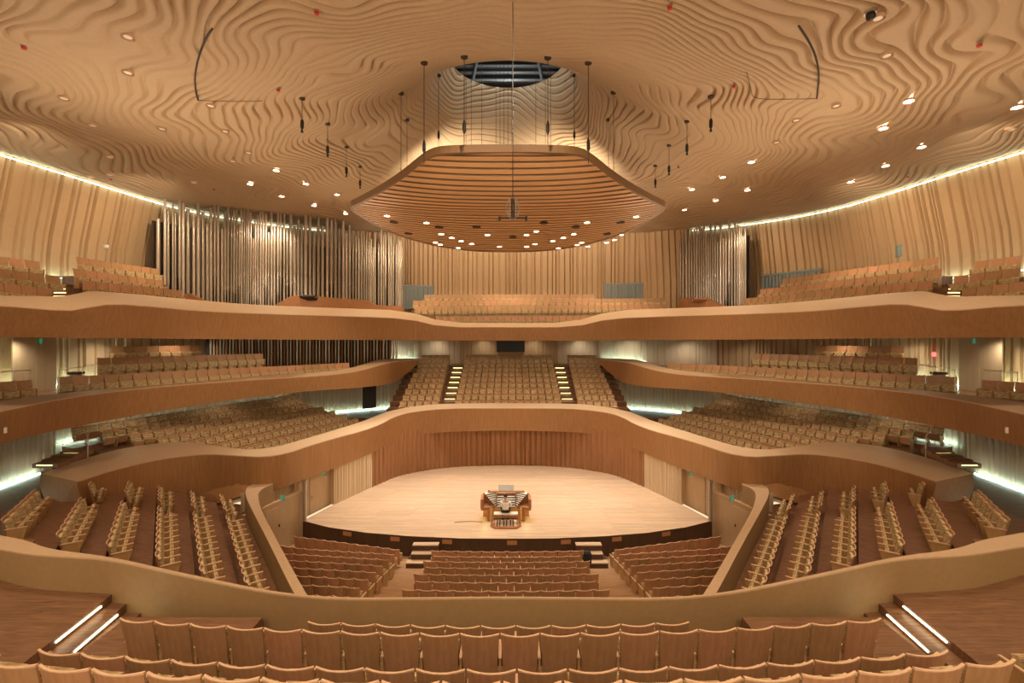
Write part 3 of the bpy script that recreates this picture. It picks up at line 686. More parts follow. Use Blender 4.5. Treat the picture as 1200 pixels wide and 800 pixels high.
# side terraces
COLS = [((5, 606), (41, 573), 5.95, 6, None, 'outermost'), ((69, 623), (95, 582), 6.25, 7, [(105, 566)], 'second outermost'), ((127, 634), (143, 587), 6.55, 8, [(146, 574), (149, 565)], 'third outermost'),
        ((184, 648), (186, 592), 6.87, 9, [(189, 583), (189, 566)], 'third innermost'), ((236, 665), (227, 597), 7.18, 10, [(226, 590), (223, 569)], 'second innermost'), ((288, 678), (265, 601), 7.5, 11, [(262, 594), (255, 573)], 'innermost')]
tier_lines = []
for ci, (pa, pb, h, n, ext, desc) in enumerate(COLS):
    A0 = G(pa[0], pa[1], 10 - h); B0 = G(pb[0], pb[1], 10 - h); fz = 10 - h - .94
    for s in (-1, 1):
        side = 'left' if s < 0 else 'right'
        a = A0.copy() if s < 0 else mir(A0); b = B0.copy() if s < 0 else mir(B0)
        dv = (b - a).normalized(); nf = Vector((dv.y, -dv.x, 0)); nf = nf if nf.x * -s > 0 else -nf
        L = .585 * (n - 1); a.z = fz; b = a + dv * L
        st = a + nf * .13
        def lab(i, side=side, desc=desc): return 'upholstered seat, %s from the near end of the %s terrace\'s %s row' % (ORD[i + 1], side, desc)
        for i in range(n):
            SEATS.append((st + dv * .585 * i, facing(nf), lab(i), side + ' terrace seats', (i == 0) if s < 0 else i == n - 1))
        if s > 0 : pass
        if ext:
            e0 = G(ext[0][0], ext[0][1], 10 - h); 
            if s > 0: e0 = mir(e0)
            e0.z = fz; du = max(L + 1.0, (e0 - a).dot(dv)); ne = 1 if len(ext) == 1 else (3 if desc == 'third outermost' else 4)
            for i in range(ne):
                p = st + dv * (du + .585 * i)
                SEATS.append((p, facing(nf), 'upholstered seat, %s behind the gap in the %s terrace\'s %s row' % (ORD[i + 1], side, desc), side + ' terrace seats', (i == 0) if s < 0 else i == ne - 1))
        if s < 0: tier_lines.append((a - dv * 5 - nf * .12, a + dv * 16 - nf * .12, fz))
for s in (-1, 1):
    m = MB(); poly_prev = None
    # inner-most strip out to the stalls parapet, then strip by strip outwards
    for i in range(5, -1, -1):
        a, b, fz = tier_lines[i]
        if i == 5: c, d = Vector((-2.0, 9.5, 0)), Vector((-12.6, 23.4, 0))
        else: c, d, _ = tier_lines[i + 1]
        poly = [(a.x, a.y), (b.x, b.y), (d.x, d.y), (c.x, c.y)]
        if i == 5: # clip along the parapet
            q = [x[0] for x in tp]; poly = [(a.x, a.y), (b.x, b.y)] + [(p.x - .05, p.y) for p in q[::-1]]
            b = lerp(a, b, .78); poly = [(a.x, a.y), (b.x, b.y)] + [(p.x - .02, p.y) for p in q[::-1] if p.y < 22.6]
        if s > 0: poly = [(-x, y) for x, y in poly]
        m.prism(poly, fz - 1.0, fz, 0, 1)
    a, b, fz = tier_lines[0]
    poly = [(a.x, a.y), (b.x, b.y), (-24.5, 26), (-24.5, 8)]
    if s > 0: poly = [(-x, y) for x, y in poly]
    m.prism(poly, fz - 1.2, 2.84, 0, 1)
    struct(m.obj('floor', [M['floor_t'], M['riser']]))

# lower balcony (first ring), rows facing the stage
B1 = [(Vector((-23.0, 24.7, 0)), Vector((-17.5, 37.7, 0)), 4.97), (Vector((-15.6, 27, 0)), Vector((-11.9, 36.4, 0)), 3.23)]
tm = {-1: MB(), 1: MB()}
for k in range(7):
    t_ = k / 6; a0 = B1[0][0].lerp(B1[1][0], t_); b0 = B1[0][1].lerp(B1[1][1], t_); zt = lerp(4.97, 3.25, t_)
    for s in (-1, 1):
        a = a0.copy() if s < 0 else mir(a0); b = b0.copy() if s < 0 else mir(b0); fz = zt - .94; a.z = b.z = fz
        dv = (b - a).normalized(); nf = Vector((dv.y, -dv.x, 0)); nf = nf if nf.x * -s > 0 else -nf
        n = int((b - a).length / .585) + 1
        place_row(a, a + dv * .585 * (n - 1), n, nf, lambda i: '', 'x')
        q = [a - dv * .6 - nf * .2, b + dv * .6 - nf * .2, b + dv * .6 + nf * .85, a - dv * .6 + nf * .85]
        tm[s].prism([(v.x, v.y) for v in q], fz - 1.2, fz)
for s in (-1, 1):
    # walkway behind and between the side balcony and the choir
    poly = [(s * 24, 24), (s * 22.3, 31), (s * 18.9, 38.4), (s * 13.5, 42.4), (s * 9.6, 44.3), (s * 9.3, 35.0), (s * 9.9, 32), (s * 11.6, 27), (s * 13, 23.9), (s * 16.8, 26), (s * 20.2, 22.2)]
    tm[s].prism(poly, 1.0, 2.3)
    tm[s].prism([(s * 9.4, 37), (s * 12, 38.5), (s * 18.9, 38.3), (s * 13.5, 42.4), (s * 9.6, 44.3)], 2.2, 2.9)
    struct(tm[s].obj('floor', M['floor']))
# choir behind the stage
m = MB(); lights = MB()
for i in range(10):
    d = 35.4 + i * .95; zt = 4.75 + i * .350; fz = zt - .94
    def crow(x0, x1):
        n = max(1, int(round((x1 - x0) / .585)))
        for j in range(n):
            x = lerp(x0, x1, (j + .5) / n); y = d + .008 * x * x * -1 + .3
            SEATS.append((Vector((x, y, fz)), math.pi + x * .012, '', 'x', j == n - 1))
    wid = lerp(8.35, 8.3, i / 9)
    crow(-4.15, 4.15); crow(-wid, -5.35 - .03 * i); crow(5.35 + .03 * i, wid)
    m.box(-9.4, 9.4, d - .75, 46.2, fz - .36, fz)
struct(m.obj('floor', M['floor']))
for s in (-1, 1):
    side = 'left' if s < 0 else 'right'
    t = thing('stair_flight', 'choir stair with glowing treads %s of the centre block' % side, 'stairs', (s * 4.78, 35, 3.8))
    for i in range(10):
        d = 35.4 + i * .95; fz = 4.75 + i * .35 - .94
        for j in (0, 1):
            m = MB(); yy = d - .74 + j * .46 - 35; zz = fz - .35 + (j + 1) * .175 - 3.8
            m.box(-.48, .48, yy, yy + .5, zz - .2, zz + .012); o = m.obj('tread', M['floor'], t)
            m = MB(); m.box(-.42, .42, yy - .025, yy + .0, zz - .09, zz - .035); m.obj('light_strip', M['yel'], o)

# ------------------------------------------------------------------ make the seats: the 300 nearest as things, all others as one object
def cam_dist(p): return (p - Vector(CAM)).length
order = sorted(range(len(SEATS)), key=lambda i: cam_dist(SEATS[i][0]) + (0 if SEATS[i][3] != 'x' else 1000))
ind = set(order[:300])
protos = {}
for i in sorted(ind):
    p, yaw, label, group, last = SEATS[i]
    root = thing('auditorium_seat', label, 'seat', p, yaw, group)
    for k in ('back_shell', 'backrest', 'seat', 'armrest') + (('end_panel',) if last else ()):
        kk = k + '_t' if (k + '_t') in ME and 'terrace' in label else k
        if kk in protos: o = protos[kk].copy()
        else: o = protos[kk] = bpy.data.objects.new(k, ME[kk])
        C.objects.link(o); o.parent = root
        if k == 'back_shell':
            if 'top_edge' in protos: e = protos['top_edge'].copy()
            else: e = protos['top_edge'] = bpy.data.objects.new('top_edge', ME['top_edge'])
            C.objects.link(e); e.parent = o
def mass(tmpl, locs, name, mats):
    tv = np.array(tmpl.v); V = []; Fc = []; Mi = []
    n = 0
    for p, yaw in locs:
        c, s_ = math.cos(yaw), math.sin(yaw)
        V.append(np.stack([tv[:, 0] * c - tv[:, 1] * s_ + p.x, tv[:, 0] * s_ + tv[:, 1] * c + p.y, tv[:, 2] + p.z], 1))
        Fc += [tuple(k + n for k in f) for f in tmpl.f]; Mi += tmpl.m; n += len(tv)
    V = np.concatenate(V); me = bpy.data.meshes.new(name); me.from_pydata(V.tolist(), [], Fc)
    for x in mats: me.materials.append(x)
    me.polygons.foreach_set('material_index', Mi); me.update()
    o = bpy.data.objects.new(name, me); C.objects.link(o); return o
rest = [(SEATS[i][0], SEATS[i][1]) for i in range(len(SEATS)) if i not in ind]
tag(mass(all_m, rest, 'auditorium_seat', SM), 'rows of gold upholstered seats in choir, lower side balconies and front stalls', 'seats', None, 'stuff')

# ------------------------------------------------------------------ balcony seats (middle and upper balconies)
bmb = MB()
f, b = shell_pts(.45, 1.0, .52, .565, .03, -.04, .03, .03, 4, 2); solid(bmb, f, b, 0)
f, b = shell_pts(.12, .62, .50, .53, .05, .0, .02, .09, 4, 2); solid(bmb, f, b, 2)
bmb.box(-.25, .25, .12, .24, .30, .58, 2); bmb.box(-.25, .25, .24, .265, .28, .58, 2)
bmb.box(-.288, -.266, -.02, .36, .56, .60, 1); bmb.box(.266, .288, -.02, .36, .56, .60, 1); bmb.box(-.27, .27, .0, .1, .0, .12, 3)
for k in range(2): bmb.box((-.286, .270)[k], (-.270, .286)[k], .02, .30, .0, .56, 3)
bme = bmb.mesh('balcony_seat', SM, False)
BS = []
def brow(a, b, lab, group, face=None, pitch=.585):
    L = (Vector((b.x, b.y, 0)) - Vector((a.x, a.y, 0))).length; n = max(1, int(L / pitch + .25) + 1)
    for i in range(n):
        p = a.lerp(b, i * pitch / L); dv = (b - a).normalized(); nf = Vector((dv.y, -dv.x, 0))
        if nf.dot(CEN - p) < 0: nf = -nf
        nf = face or nf
        BS.append((p - Vector((0, 0, 1.0)), facing(nf), lab % ORD[min(i + 1, 38)], group))
for s in (-1, 1):
    side = 'left' if s < 0 else 'right'; X = (lambda p: p) if s < 0 else mir
    for a, b, ds in ((P(76, 441, 22.6), P(405, 425, 34.4), 'front'), (P(122, 419, 24.8), P(310, 414, 31.9), 'middle'), (P(137, 405.5, 26.2), P(236, 404.5, 30.2), 'back')):
        brow(X(a), X(b), 'wood-topped seat, %%s from the outer end, %s middle balcony, %s row' % (side, ds), side + ' middle balcony seats')
    brow(X(P(-12, 448, 19.2)), X(P(37, 445, 20.6)), 'wood-topped seat, %%s of the separate short row beside %s exit door' % side, side + ' middle balcony seats')
    Lb = [(P(104, 329, 22.1), P(212, 340, 26.9), 'front'), (P(93, 315, 22.6), P(188, 328, 27.4), 'middle'), (P(97, 302, 24.0), P(180, 314, 28.0), 'back')]
    if s > 0: Lb = [(Lb[0][0], P(314, 349, 32), 'front'), (Lb[1][0], P(301, 339, 32.3), 'middle'), (Lb[2][0], P(269, 326, 32.3), 'back')]
    for a, b, ds in Lb:
        brow(X(a), X(b), 'wood-fronted seat, %%s from the aisle, %s upper balcony, %s row' % (side, ds), side + ' upper balcony seats')
    for a, b, ds in ((P(-8, 330, 17.9), P(52, 337, 19.7), 'front'), (P(-8, 313, 19.0), P(62, 322.5, 21.0), 'middle'), (P(-8, 299, 20.2), P(38, 305, 21.6), 'back')):
        brow(X(b), X(a), 'wood-fronted seat, %%s from the aisle, %s upper balcony edge block, %s row' % (side, ds), side + ' upper balcony seats')
for a, b, ds in ((P(515, 370.5, 39.4), P(755, 369, 39.4), 'front'), (P(490, 358.5, 40.5), P(780, 356, 40.5), 'second'), (P(488, 352, 41.6), P(778, 349, 41.6), 'third'), (P(501, 345, 42.7), P(698, 344.5, 42.7), 'last')):
    brow(a, b, 'wood-fronted seat, %%s from left, centre upper balcony, %s row' % ds, 'centre upper balcony seats')
order = sorted(range(len(BS)), key=lambda i: cam_dist(BS[i][0])); bi_ = set(order[:300]); proto = None
for i in sorted(bi_):
    p, yaw, label, group = BS[i]
    if proto is None: o = proto = bpy.data.objects.new('balcony_seat', bme)
    else: o = proto.copy()
    C.objects.link(o); o.location = p; o.rotation_euler = (0, 0, yaw); tag(o, label, 'seat', group)
rest = [(BS[i][0], BS[i][1]) for i in range(len(BS)) if i not in bi_]
if rest: tag(mass(bmb, rest, 'balcony_seat', SM), 'remaining wood-fronted seats at back of the centre upper balcony', 'seats', None, 'stuff')
# tiers under the balcony seats
m = MB()
def tier(a, b, z0, ext=.42, back=.62):
    dv = (b - a); dv.z = 0; dv.normalize(); nf = Vector((dv.y, -dv.x, 0)); mid = (a + b) / 2
    if nf.dot(CEN - mid) < 0: nf = -nf
    q = [a - dv * .5 + nf * ext, b + dv * .5 + nf * ext, b + dv * .5 - nf * back, a - dv * .5 - nf * back]
    m.prism([(v.x, v.y) for v in q], z0, [a.z - 1.0, b.z - 1.0, b.z - 1.0, a.z - 1.0])
rows_used = {}
def rtier(lst, z0):
    for a, b in lst:
        for s in (-1, 1): tier(a if s < 0 else mir(a), b if s < 0 else mir(b), z0)
rtier([(P(76, 441, 22.6), P(405, 425, 34.4)), (P(122, 419, 24.8), P(310, 414, 31.9)), (P(137, 405.5, 26.2), P(236, 404.5, 30.2)), (P(-12, 448, 19.2), P(37, 445, 20.6))], 6.6)
rtier([(P(104, 329, 22.1), P(212, 340, 26.9)), (P(93, 315, 22.6), P(188, 328, 27.4)), (P(97, 302, 24.0), P(180, 314, 28.0)), (P(-8, 330, 17.9), P(52, 337, 19.7)), (P(-8, 313, 19.0), P(62, 322.5, 21.0)), (P(-8, 299, 20.2), P(38, 305, 21.6))], 10.3)
for a, b in ((P(314, 349, 32), P(212, 340, 26.9)), (P(301, 339, 32.3), P(188, 328, 27.4)), (P(269, 326, 32.3), P(180, 314, 28.0))): tier(mir(a), mir(b), 10.3)
for a, b in ((P(515, 370.5, 39.4), P(755, 369, 39.4)), (P(490, 358.5, 40.5), P(780, 356, 40.5)), (P(488, 352, 41.6), P(778, 349, 41.6)), (P(501, 345, 42.7), P(698, 344.5, 42.7))): tier(a, b, 10.3, .42, .6)
struct(m.obj('floor', M['floor']))
# lit steps between the upper balcony blocks
for s in (-1, 1):
    side = 'left' if s < 0 else 'right'; X = (lambda p: p) if s < 0 else mir
    t = thing('stair_flight', 'steps with yellow glowing edges between the %s upper balcony seat blocks' % side, 'stairs', X(P(79, 345, 20.2)))
    for k in range(4):
        p = X(P(79 + (3 - k) * .5, 346 - k * 4.2, 20.0 + k * .8)) - t.location
        m = MB(); m.box(p.x - .32, p.x + .32, p.y - .38, p.y + .38, p.z - .16, p.z); o = m.obj('tread', M['floor'], t)
        m = MB(); m.box(p.x - .26, p.x + .26, p.y - .40, p.y - .38, p.z - .10, p.z - .05); m.obj('light_strip', M['yel'], o)

# ------------------------------------------------------------------ pipe organs
def pipe_mesh(r, h, foot):
    m = MB()
    if foot > 0:
        m.tube([(0, 0, foot), (0, 0, h)], r, 12, cap=True)
    else:
        m.tube([(0, 0, 0), (0, 0, h)], r, 12)
    return m
def organ(label, tops, ends, zb, wpx, name='pipe_organ', seed=1, base=None, footp=.45, mat=None, backz=None, rankoff=.0):
    rg = random.Random(seed); (x0, d0), (x1, d1) = ends
    t = thing(name, label, 'organ', P((x0 + x1) / 2, 360, (d0 + d1) / 2).xy.to_3d() + Vector((0, 0, zb)))
    xs_ = sorted(a for a, _ in tops)
    for k, (px, py) in enumerate(tops):
        j_ = xs_.index(px); gap = min([abs(px - xs_[q]) for q in (j_ - 1, j_ + 1) if 0 <= q < len(xs_)]); wloc = min(wpx, max(2.5, gap * .86))
        d = lerp(d0, d1, (px - x0) / (x1 - x0)) + (rankoff if k % 2 else 0) + rg.uniform(-.06, .06)
        q = P(px, py, d); r = wloc * d / F * .5 * rg.uniform(.9, 1.04); h = q.z - zb; foot = 0
        if rg.random() < footp: foot = h * rg.uniform(.18, .42)
        m = pipe_mesh(r, h, foot); o = m.obj('pipe', mat or M['tin'], t, smooth=True); o.location = Vector((q.x, q.y, zb)) - t.location
        if foot:
            m = MB(); m.tube([(0, 0, 0), (0, 0, foot - .12)], [r * .28, r * .8], 10); m.tube([(0, 0, foot - .14), (0, 0, foot - .02)], r * 1.12, 10)
            m.obj('pipe_foot', M['tin'], o, smooth=True)
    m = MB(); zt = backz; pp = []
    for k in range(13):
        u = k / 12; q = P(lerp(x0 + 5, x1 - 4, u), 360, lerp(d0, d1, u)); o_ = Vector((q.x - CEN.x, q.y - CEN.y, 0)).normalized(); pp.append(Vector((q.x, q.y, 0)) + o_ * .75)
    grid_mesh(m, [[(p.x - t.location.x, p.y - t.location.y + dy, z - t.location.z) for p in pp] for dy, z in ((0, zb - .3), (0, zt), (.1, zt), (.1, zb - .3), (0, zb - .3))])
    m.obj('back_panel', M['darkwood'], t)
    return t
c1 = [(28, 195), (70, 70), (90, 135), (120, 92), (135, 160), (162, 40), (185, 95), (215, 132), (250, 170), (279, 45), (308, 152), (335, 222), (358, 125), (382, 103), (403, 60), (427, 255), (446, 155), (464, 95), (484, 70), (502, 135), (519, 90), (535, 240), (549, 135), (565, 122), (578, 97), (591, 88), (606, 155), (621, 315), (635, 205), (651, 172), (667, 145), (683, 107), (701, 160), (718, 280), (736, 125), (754, 248), (775, 150), (793, 115), (815, 165), (834, 270)]
c2 = [(15, 165), (35, 270), (57, 155), (80, 240), (103, 195), (125, 230), (150, 160), (177, 140), (202, 275), (229, 170), (255, 238), (285, 158), (311, 203), (336, 183), (360, 255), (385, 208), (405, 285), (425, 232), (446, 262), (464, 305), (482, 318), (499, 300), (515, 288), (530, 325), (545, 340), (558, 318), (571, 370), (583, 278), (606, 350), (622, 265), (637, 300), (650, 295), (670, 300), (683, 300), (697, 310), (715, 350), (728, 320), (740, 330), (751, 330)]
tops = [(180 + a / 5.33, 220 + b / 5.33) for a, b in c1] + [(330 + a / 5.33, 220 + b / 5.33) for a, b in c2]
OL = organ('large grey pipe organ filling the left side of the upper balcony', tops, ((185, 30.6), (472, 43.6)), 11.2, 4.0, seed=4, backz=17.5)
c3 = [(170, 170), (188, 150), (213, 165), (233, 130), (251, 255), (270, 175), (288, 125), (306, 105), (322, 170), (338, 125), (355, 190), (370, 230), (386, 140), (403, 210), (420, 100), (437, 270), (458, 140), (479, 240), (498, 190), (521, 98), (540, 165), (562, 110), (580, 150), (595, 150), (608, 165), (622, 220), (637, 150)]
OR = organ('smaller grey pipe organ on right of the centre upper balcony', [(770 + a / 6.157, 240 + b / 6.157) for a, b in c3], ((797, 43.4), (876, 37.4)), 11.2, 3.0, seed=6, backz=18.0, footp=.3)
tl_ = [(247 + i * 3.75, 396) for i in range(59)]
OM = organ('low rank of alternating grey and copper pipes behind left middle balcony', tl_, ((246, 34.6), (466, 43.0)), 6.9, 2.6, seed=9, backz=9.8, footp=0)
ng = 0
for o in OM.children:
    if o.name.startswith('pipe'):
        ng += 1
        if ng % 3 == 0: o.data.materials[0] = M['case']; o['label'] = 'copper coloured pipe'
# wooden organ bases rising behind the balcony edge
def organ_base(t, pts, zb, name='base'):
    m = MB(); fr_, bk_ = [], []
    for px, py, d in pts:
        p = P(px, py, d); p0 = P(px, py, d); 
        fr_.append(((p.x, p.y, zb), (p.x, p.y, p.z))); bk_.append(((p.x, p.y + .35, zb), (p.x, p.y + .35, p.z)))
    L = t.location
    sub = lambda q: tuple(Vector(q) - L)
    grid_mesh(m, [[sub(a[0]) for a in fr_], [sub(a[1]) for a in fr_], [sub(a[1]) for a in bk_], [sub(a[0]) for a in bk_], [sub(a[0]) for a in fr_]])
    return m.obj(name, M['case'], t)
organ_base(OL, [(212, 352, 27.8), (216, 344, 28), (222, 344, 28.4), (236, 351, 29.2), (246, 356, 29.8)], 10.9)
organ_base(OL, [(323, 357, 33.4), (340, 347, 34.2), (352, 345.5, 34.8), (400, 349.5, 37), (430, 351.5, 38.6), (440, 357, 39.2), (472, 359, 40.6)], 11.2)
organ_base(OR, [(797, 349, 41), (830, 349, 38.8), (842, 355, 37.8), (852, 360, 37)], 11.2)
for t, px, py, d in ((OL, 361, 349, 34.9), (OR, 820, 352, 39.0)):
    p = P(px, py, d) - t.location; T = Matrix.Translation(p) @ Matrix.Rotation(R(-35), 4, 'X')
    m = MB(); m.box(-.55, .55, -.25, .1, -.06, .06, 0, T); m.box(-.5, .5, -.2, .0, .07, .13, 0, T); m.box(-.6, .6, .1, .3, .0, .25, 0, T); m.obj('music_desk', M['case'] if t is OR else M['darkwood'], t)

# ------------------------------------------------------------------ ceiling reflector (canopy)
rim = [(505, 172.5, 21.2), (520, 171.5, 21.0), (598, 171, 21.0)]
DZ = -.22
left = [(598, 295, 35.4), (560, 294.5, 35.2), (520, 290, 34.6), (478, 280, 33.2), (445, 266, 31.4), (420, 250, 29.4), (411, 243, 28.3), (410.5, 238, 27.2), (416, 235.5, 26.6), (440, 222, 24.9), (470, 203, 23.2), (490, 186, 22.1), (505, 175.5, 21.4), (522, 172.3, 21.05), (560, 171.5, 21.0), (598, 171.3, 21.0)]
CT = P(597, 215, 28.0)
lp = [P(*a) + Vector((0, 0, DZ * max(0, min(1, (33 - a[2]) / 8)))) for a in left]; lp[0].x = lp[-1].x = 0
lp = [a[0] for a in chaikin([(p,) for p in lp], 2)]
def edge_at(y):                                           # half width and z of the rim at depth y
    for a, b in zip(lp[:-1], lp[1:]):
        if (a.y - y) * (b.y - y) <= 0 and a.y != b.y:
            u = (y - a.y) / (b.y - a.y); return abs(lerp(a.x, b.x, u)), lerp(a.z, b.z, u)
    return 0.02, (lp[-1].z if y < 25 else lp[0].z)
t = thing('ceiling_reflector', 'big slatted wooden sound reflector hanging below the ceiling opening', 'reflector', (0, 28, 17))
y0, y1 = lp[-1].y + .02, lp[0].y - .02; NS = 34
def under(x, y):
    hw, ze = edge_at(y); u = x / max(hw, .05)
    env = max(0, 1 - ((y - 28.2) / 7.3) ** 2)
    zc_ = lerp(lp[-1].z, lp[0].z, (y - y0) / (y1 - y0))
    return ze * abs(u) ** 2 * 1.0 + (1 - abs(u) ** 2) * min(ze, zc_ + .1) - .55 * env * (1 - abs(u) ** 2.5)
m = MB(); rows = []
def smooth_t(k): return (k / NS)
for k in range(NS):
    ya = lerp(y0, y1, k / NS); yb = lerp(y0, y1, (k + 1) / NS)
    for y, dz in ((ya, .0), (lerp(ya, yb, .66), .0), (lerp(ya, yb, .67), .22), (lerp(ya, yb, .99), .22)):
        hw, ze = edge_at(y); hw = max(.05, hw - .1)
        ysag = 0
        rows.append([(lerp(-hw, hw, j / 36), y, under(lerp(-hw, hw, j / 36), y) + dz) for j in range(37)])
rw = [[(Vector(p) - t.location) for p in r] for r in rows]
for a in range(len(rw) - 1): grid_mesh(m, rw[a:a + 2], mi=0 if a % 4 in (0,) else 1)  # recesses between slats get the dark rim colour, their shade painted in
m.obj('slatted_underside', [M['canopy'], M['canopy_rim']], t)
ringp = lp + [mir(p) for p in lp[-2:0:-1]]
m = MB(); c = Vector((0, 28, 0))
rr2 = []
for hh, ins in ((0, .0), (.34, -.02), (.34, .28), (0, .28)):
    row = []
    for p in ringp:
        dd = (c - Vector((p.x, p.y, 0))).normalized(); q = p + dd * ins; row.append(Vector((q.x, q.y, p.z + hh - .04)) - t.location)
    rr2.append(row)
grid_mesh(m, rr2 + [rr2[0]], closed_u=True); m.obj('rim', M['canopy_rim'], t)
m = MB(); top = [Vector((p.x * .97, 28 + (p.y - 28) * .97, p.z + .28)) - t.location for p in ringp]; m.add(top, [tuple(range(len(top)))]); m.obj('top_board', M['canopy_rim'], t)
REF = t
def to_canopy(px, py):
    dx, dz = (px - CX) / F, (CY - py) / F; d = 20.5
    while d < 35.5:
        x = CAM[0] + dx * d
        if y0 < d < y1 and abs(x) < edge_at(d)[0] and CAM[2] + dz * d > under(x, d): break
        d += .03
    return Vector((CAM[0] + dx * d, d, CAM[2] + dz * d))
def disc(m, r, z0, z1, seg=14, mi=0): m.tube([(0, 0, z0), (0, 0, z1)], r, seg, mi)
can_l = [(165, 83), (307, 108), (527, 152), (668, 152), (703, 139), (800, 162), (838, 149), (886, 107), (1063, 86), (360, 149), (398, 162), (470, 184), (570, 194), (668, 194), (698, 185), (763, 174), (783, 200), (850, 188), (867, 180), (422, 199), (357, 187), (339, 179), (985, 170), (1010, 152), (432, 174), (890, 194), (956, 180)]
can_d = [(190, 107), (243, 149), (352, 126), (730, 110), (845, 124), (1007, 108), (957, 150), (488, 125), (619, 161)]
def posword(x, y, pts):
    return ''
def mk_lens(): m = MB(); disc(m, .14, -.02, .0); return m.mesh('lens', [M['lampE']])
def mk_ring(): m = MB(); m.tube([(0, 0, -.05), (0, 0, .06)], .19, 16, cap=False); return m.mesh('housing', [M['edge']])
LENS, RING = mk_lens(), mk_ring()
LENSD = (lambda m: (disc(m, .12, -.02, .0), m.mesh('lens', [M['lampd']]))[1])(MB())
DARKD = (lambda m: (disc(m, .26, -.06, .06), m.mesh('housing', [M['darkwood']]))[1])(MB())
def fixture(name, loc, label, lens, ring, group, cat='light'):
    e = thing(name, label, cat, loc, 0, group)
    for nm, me in (('housing', ring), ('lens', lens)):
        if me: o = bpy.data.objects.new(nm, me); C.objects.link(o); o.parent = e
    return e
sl = sorted([(400 + a / 3.077, 225 + b / 3.077) for a, b in can_l])
for i, (px, py) in enumerate(sl):
    p = to_canopy(px, py); fixture('downlight', p - Vector((0, 0, .02)), 'lit round lamp in the slatted reflector, %s counted from its left tip' % ORD[i + 1], LENS, RING, 'lamps under the reflector')
for i, (a, b) in enumerate(sorted(can_d)):
    p = to_canopy(400 + a / 3.077, 225 + b / 3.077); fixture('access_hatch', p, 'dark oval hatch in the slatted reflector, %s counted from its left tip' % ORD[i + 1], None, DARKD, 'hatches in the reflector', 'hatch')

# ------------------------------------------------------------------ ceiling fixtures
bright = [(323.7, 198.6), (293, 214.7), (358.4, 214.5), (330, 229), (395, 227), (368, 240), (405, 249.6), (880.6, 188.8), (847, 206.6), (811, 221), (876, 221.8), (839, 234), (802, 245), (1065, 117), (1192, 124), (1035, 149), (1080, 171), (1038, 193), (997, 212)]
dim = [(1029, 20), (1039, 64), (980, 123), (933, 140), (910, 166), (1184, 150), (150, 42), (150, 84), (75, 114), (109, 146), (190, 150), (247, 123), (264, 153), (291, 178), (273, 188), (129, 183), (227, 213), (106, 207), (129, 204)]
for lst, lens, gr, adj in ((bright, LENS, 'lit ceiling downlights', 'bright'), (dim, LENSD, 'dim ceiling downlights', 'dim')):
    for s in (0, 1):
        sub = sorted([q for q in lst if (q[0] > 598) == bool(s)], key=lambda q: q[0])
        for i, (px, py) in enumerate(sub):
            p = to_ceiling(px, py)
            fixture('downlight', p - Vector((0, 0, .03)), '%s round ceiling downlight, %s from left on the %s half' % (adj, ORD[i + 1], 'right' if s else 'left'), lens, RING, gr)
reds = [(28, 54), (371, 13), (326, 104), (130, 209), (251, 221), (785, 7), (860, 100), (1148, 51), (1064, 206), (795, 195), (405, 196)]
for i, (px, py) in enumerate(sorted(reds)):
    p = to_ceiling(px, py); e = thing('smoke_detector', 'small red ceiling detector, %s counting from the left' % ORD[i + 1], 'detector', p, 0, 'red ceiling detectors')
    m = MB(); disc(m, .09, -.03, .05); m.obj('base', M['steel'], e); m = MB(); disc(m, .07, -.1, -.03); m.obj('sensor', M['red'], e)
def hang(px, y0_, y1_, label, d=None, z1=None, big=1.0, name='hanging_microphone'):
    a = to_ceiling(px, y0_) if d is None else P(px, y0_, d)
    e = thing(name, label, 'microphone', a, 0, 'microphones hung from the ceiling')
    ln = (y1_ - y0_) * a.y / F
    m = MB(); disc(m, .13, -.06, .02); m.obj('ceiling_plate', M['darkwood'], e)
    m = MB(); m.tube([(0, 0, -.03), (0, 0, -ln)], .014, 5); m.obj('cable', M['dark'], e)
    m = MB(); m.tube([(0, 0, -ln + .42 * big), (0, 0, -ln + .3 * big), (0, 0, -ln + .05), (0, 0, -ln - .02)], [.05, .085, .08, .03], 8); m.tube([(0, 0, -ln - .02), (0, 0, -ln - .16)], [.03, .07], 8); m.obj('capsule', M['dark'], e)
    return e
for i, (x, a, b) in enumerate(((354, 115, 151), (384, 145, 180), (406, 172, 204), (422, 195, 218))): hang(x, a, b, 'black microphone on a short cable, %s from left beside the reflector' % ORD[i + 1])
for i, (x, a, b) in enumerate(((768, 194, 217), (784, 170, 202), (805, 142, 178), (833, 113, 150))): hang(x, a, b, 'black microphone on a short cable, %s to the right of the reflector' % ORD[i + 1])
# centre microphone array on its long cable
p = to_ceiling(601, 2); e = thing('hanging_microphone', 'microphone cluster in a wire cage on the long centre cable', 'microphone', P(601, 250, p.y))
top_ = float(ceil_z(p.x, p.y)) - e.location.z
m = MB(); m.tube([(0, 0, .2), (0, 0, top_)], .014, 5); m.obj('cable', M['dark'], e)
m = MB(); m.box(-.42, .42, -.02, .02, -.16, -.12); m.box(-.45, -.38, -.03, .03, -.22, -.1); m.box(.38, .45, -.03, .03, -.22, -.1); m.tube([(0, 0, -.15), (0, 0, .45)], .05, 8); m.obj('microphone_bar', M['dark'], e)
m = MB()
for k in range(6):
    a = math.pi * k / 6; m.tube([(math.cos(a) * .22 * math.sin(u), math.sin(a) * .22 * math.sin(u), .15 + .36 * math.cos(u)) for u in np.linspace(0, 2 * math.pi, 15)], .008, 4)
m.obj('cage', M['steel'], e)
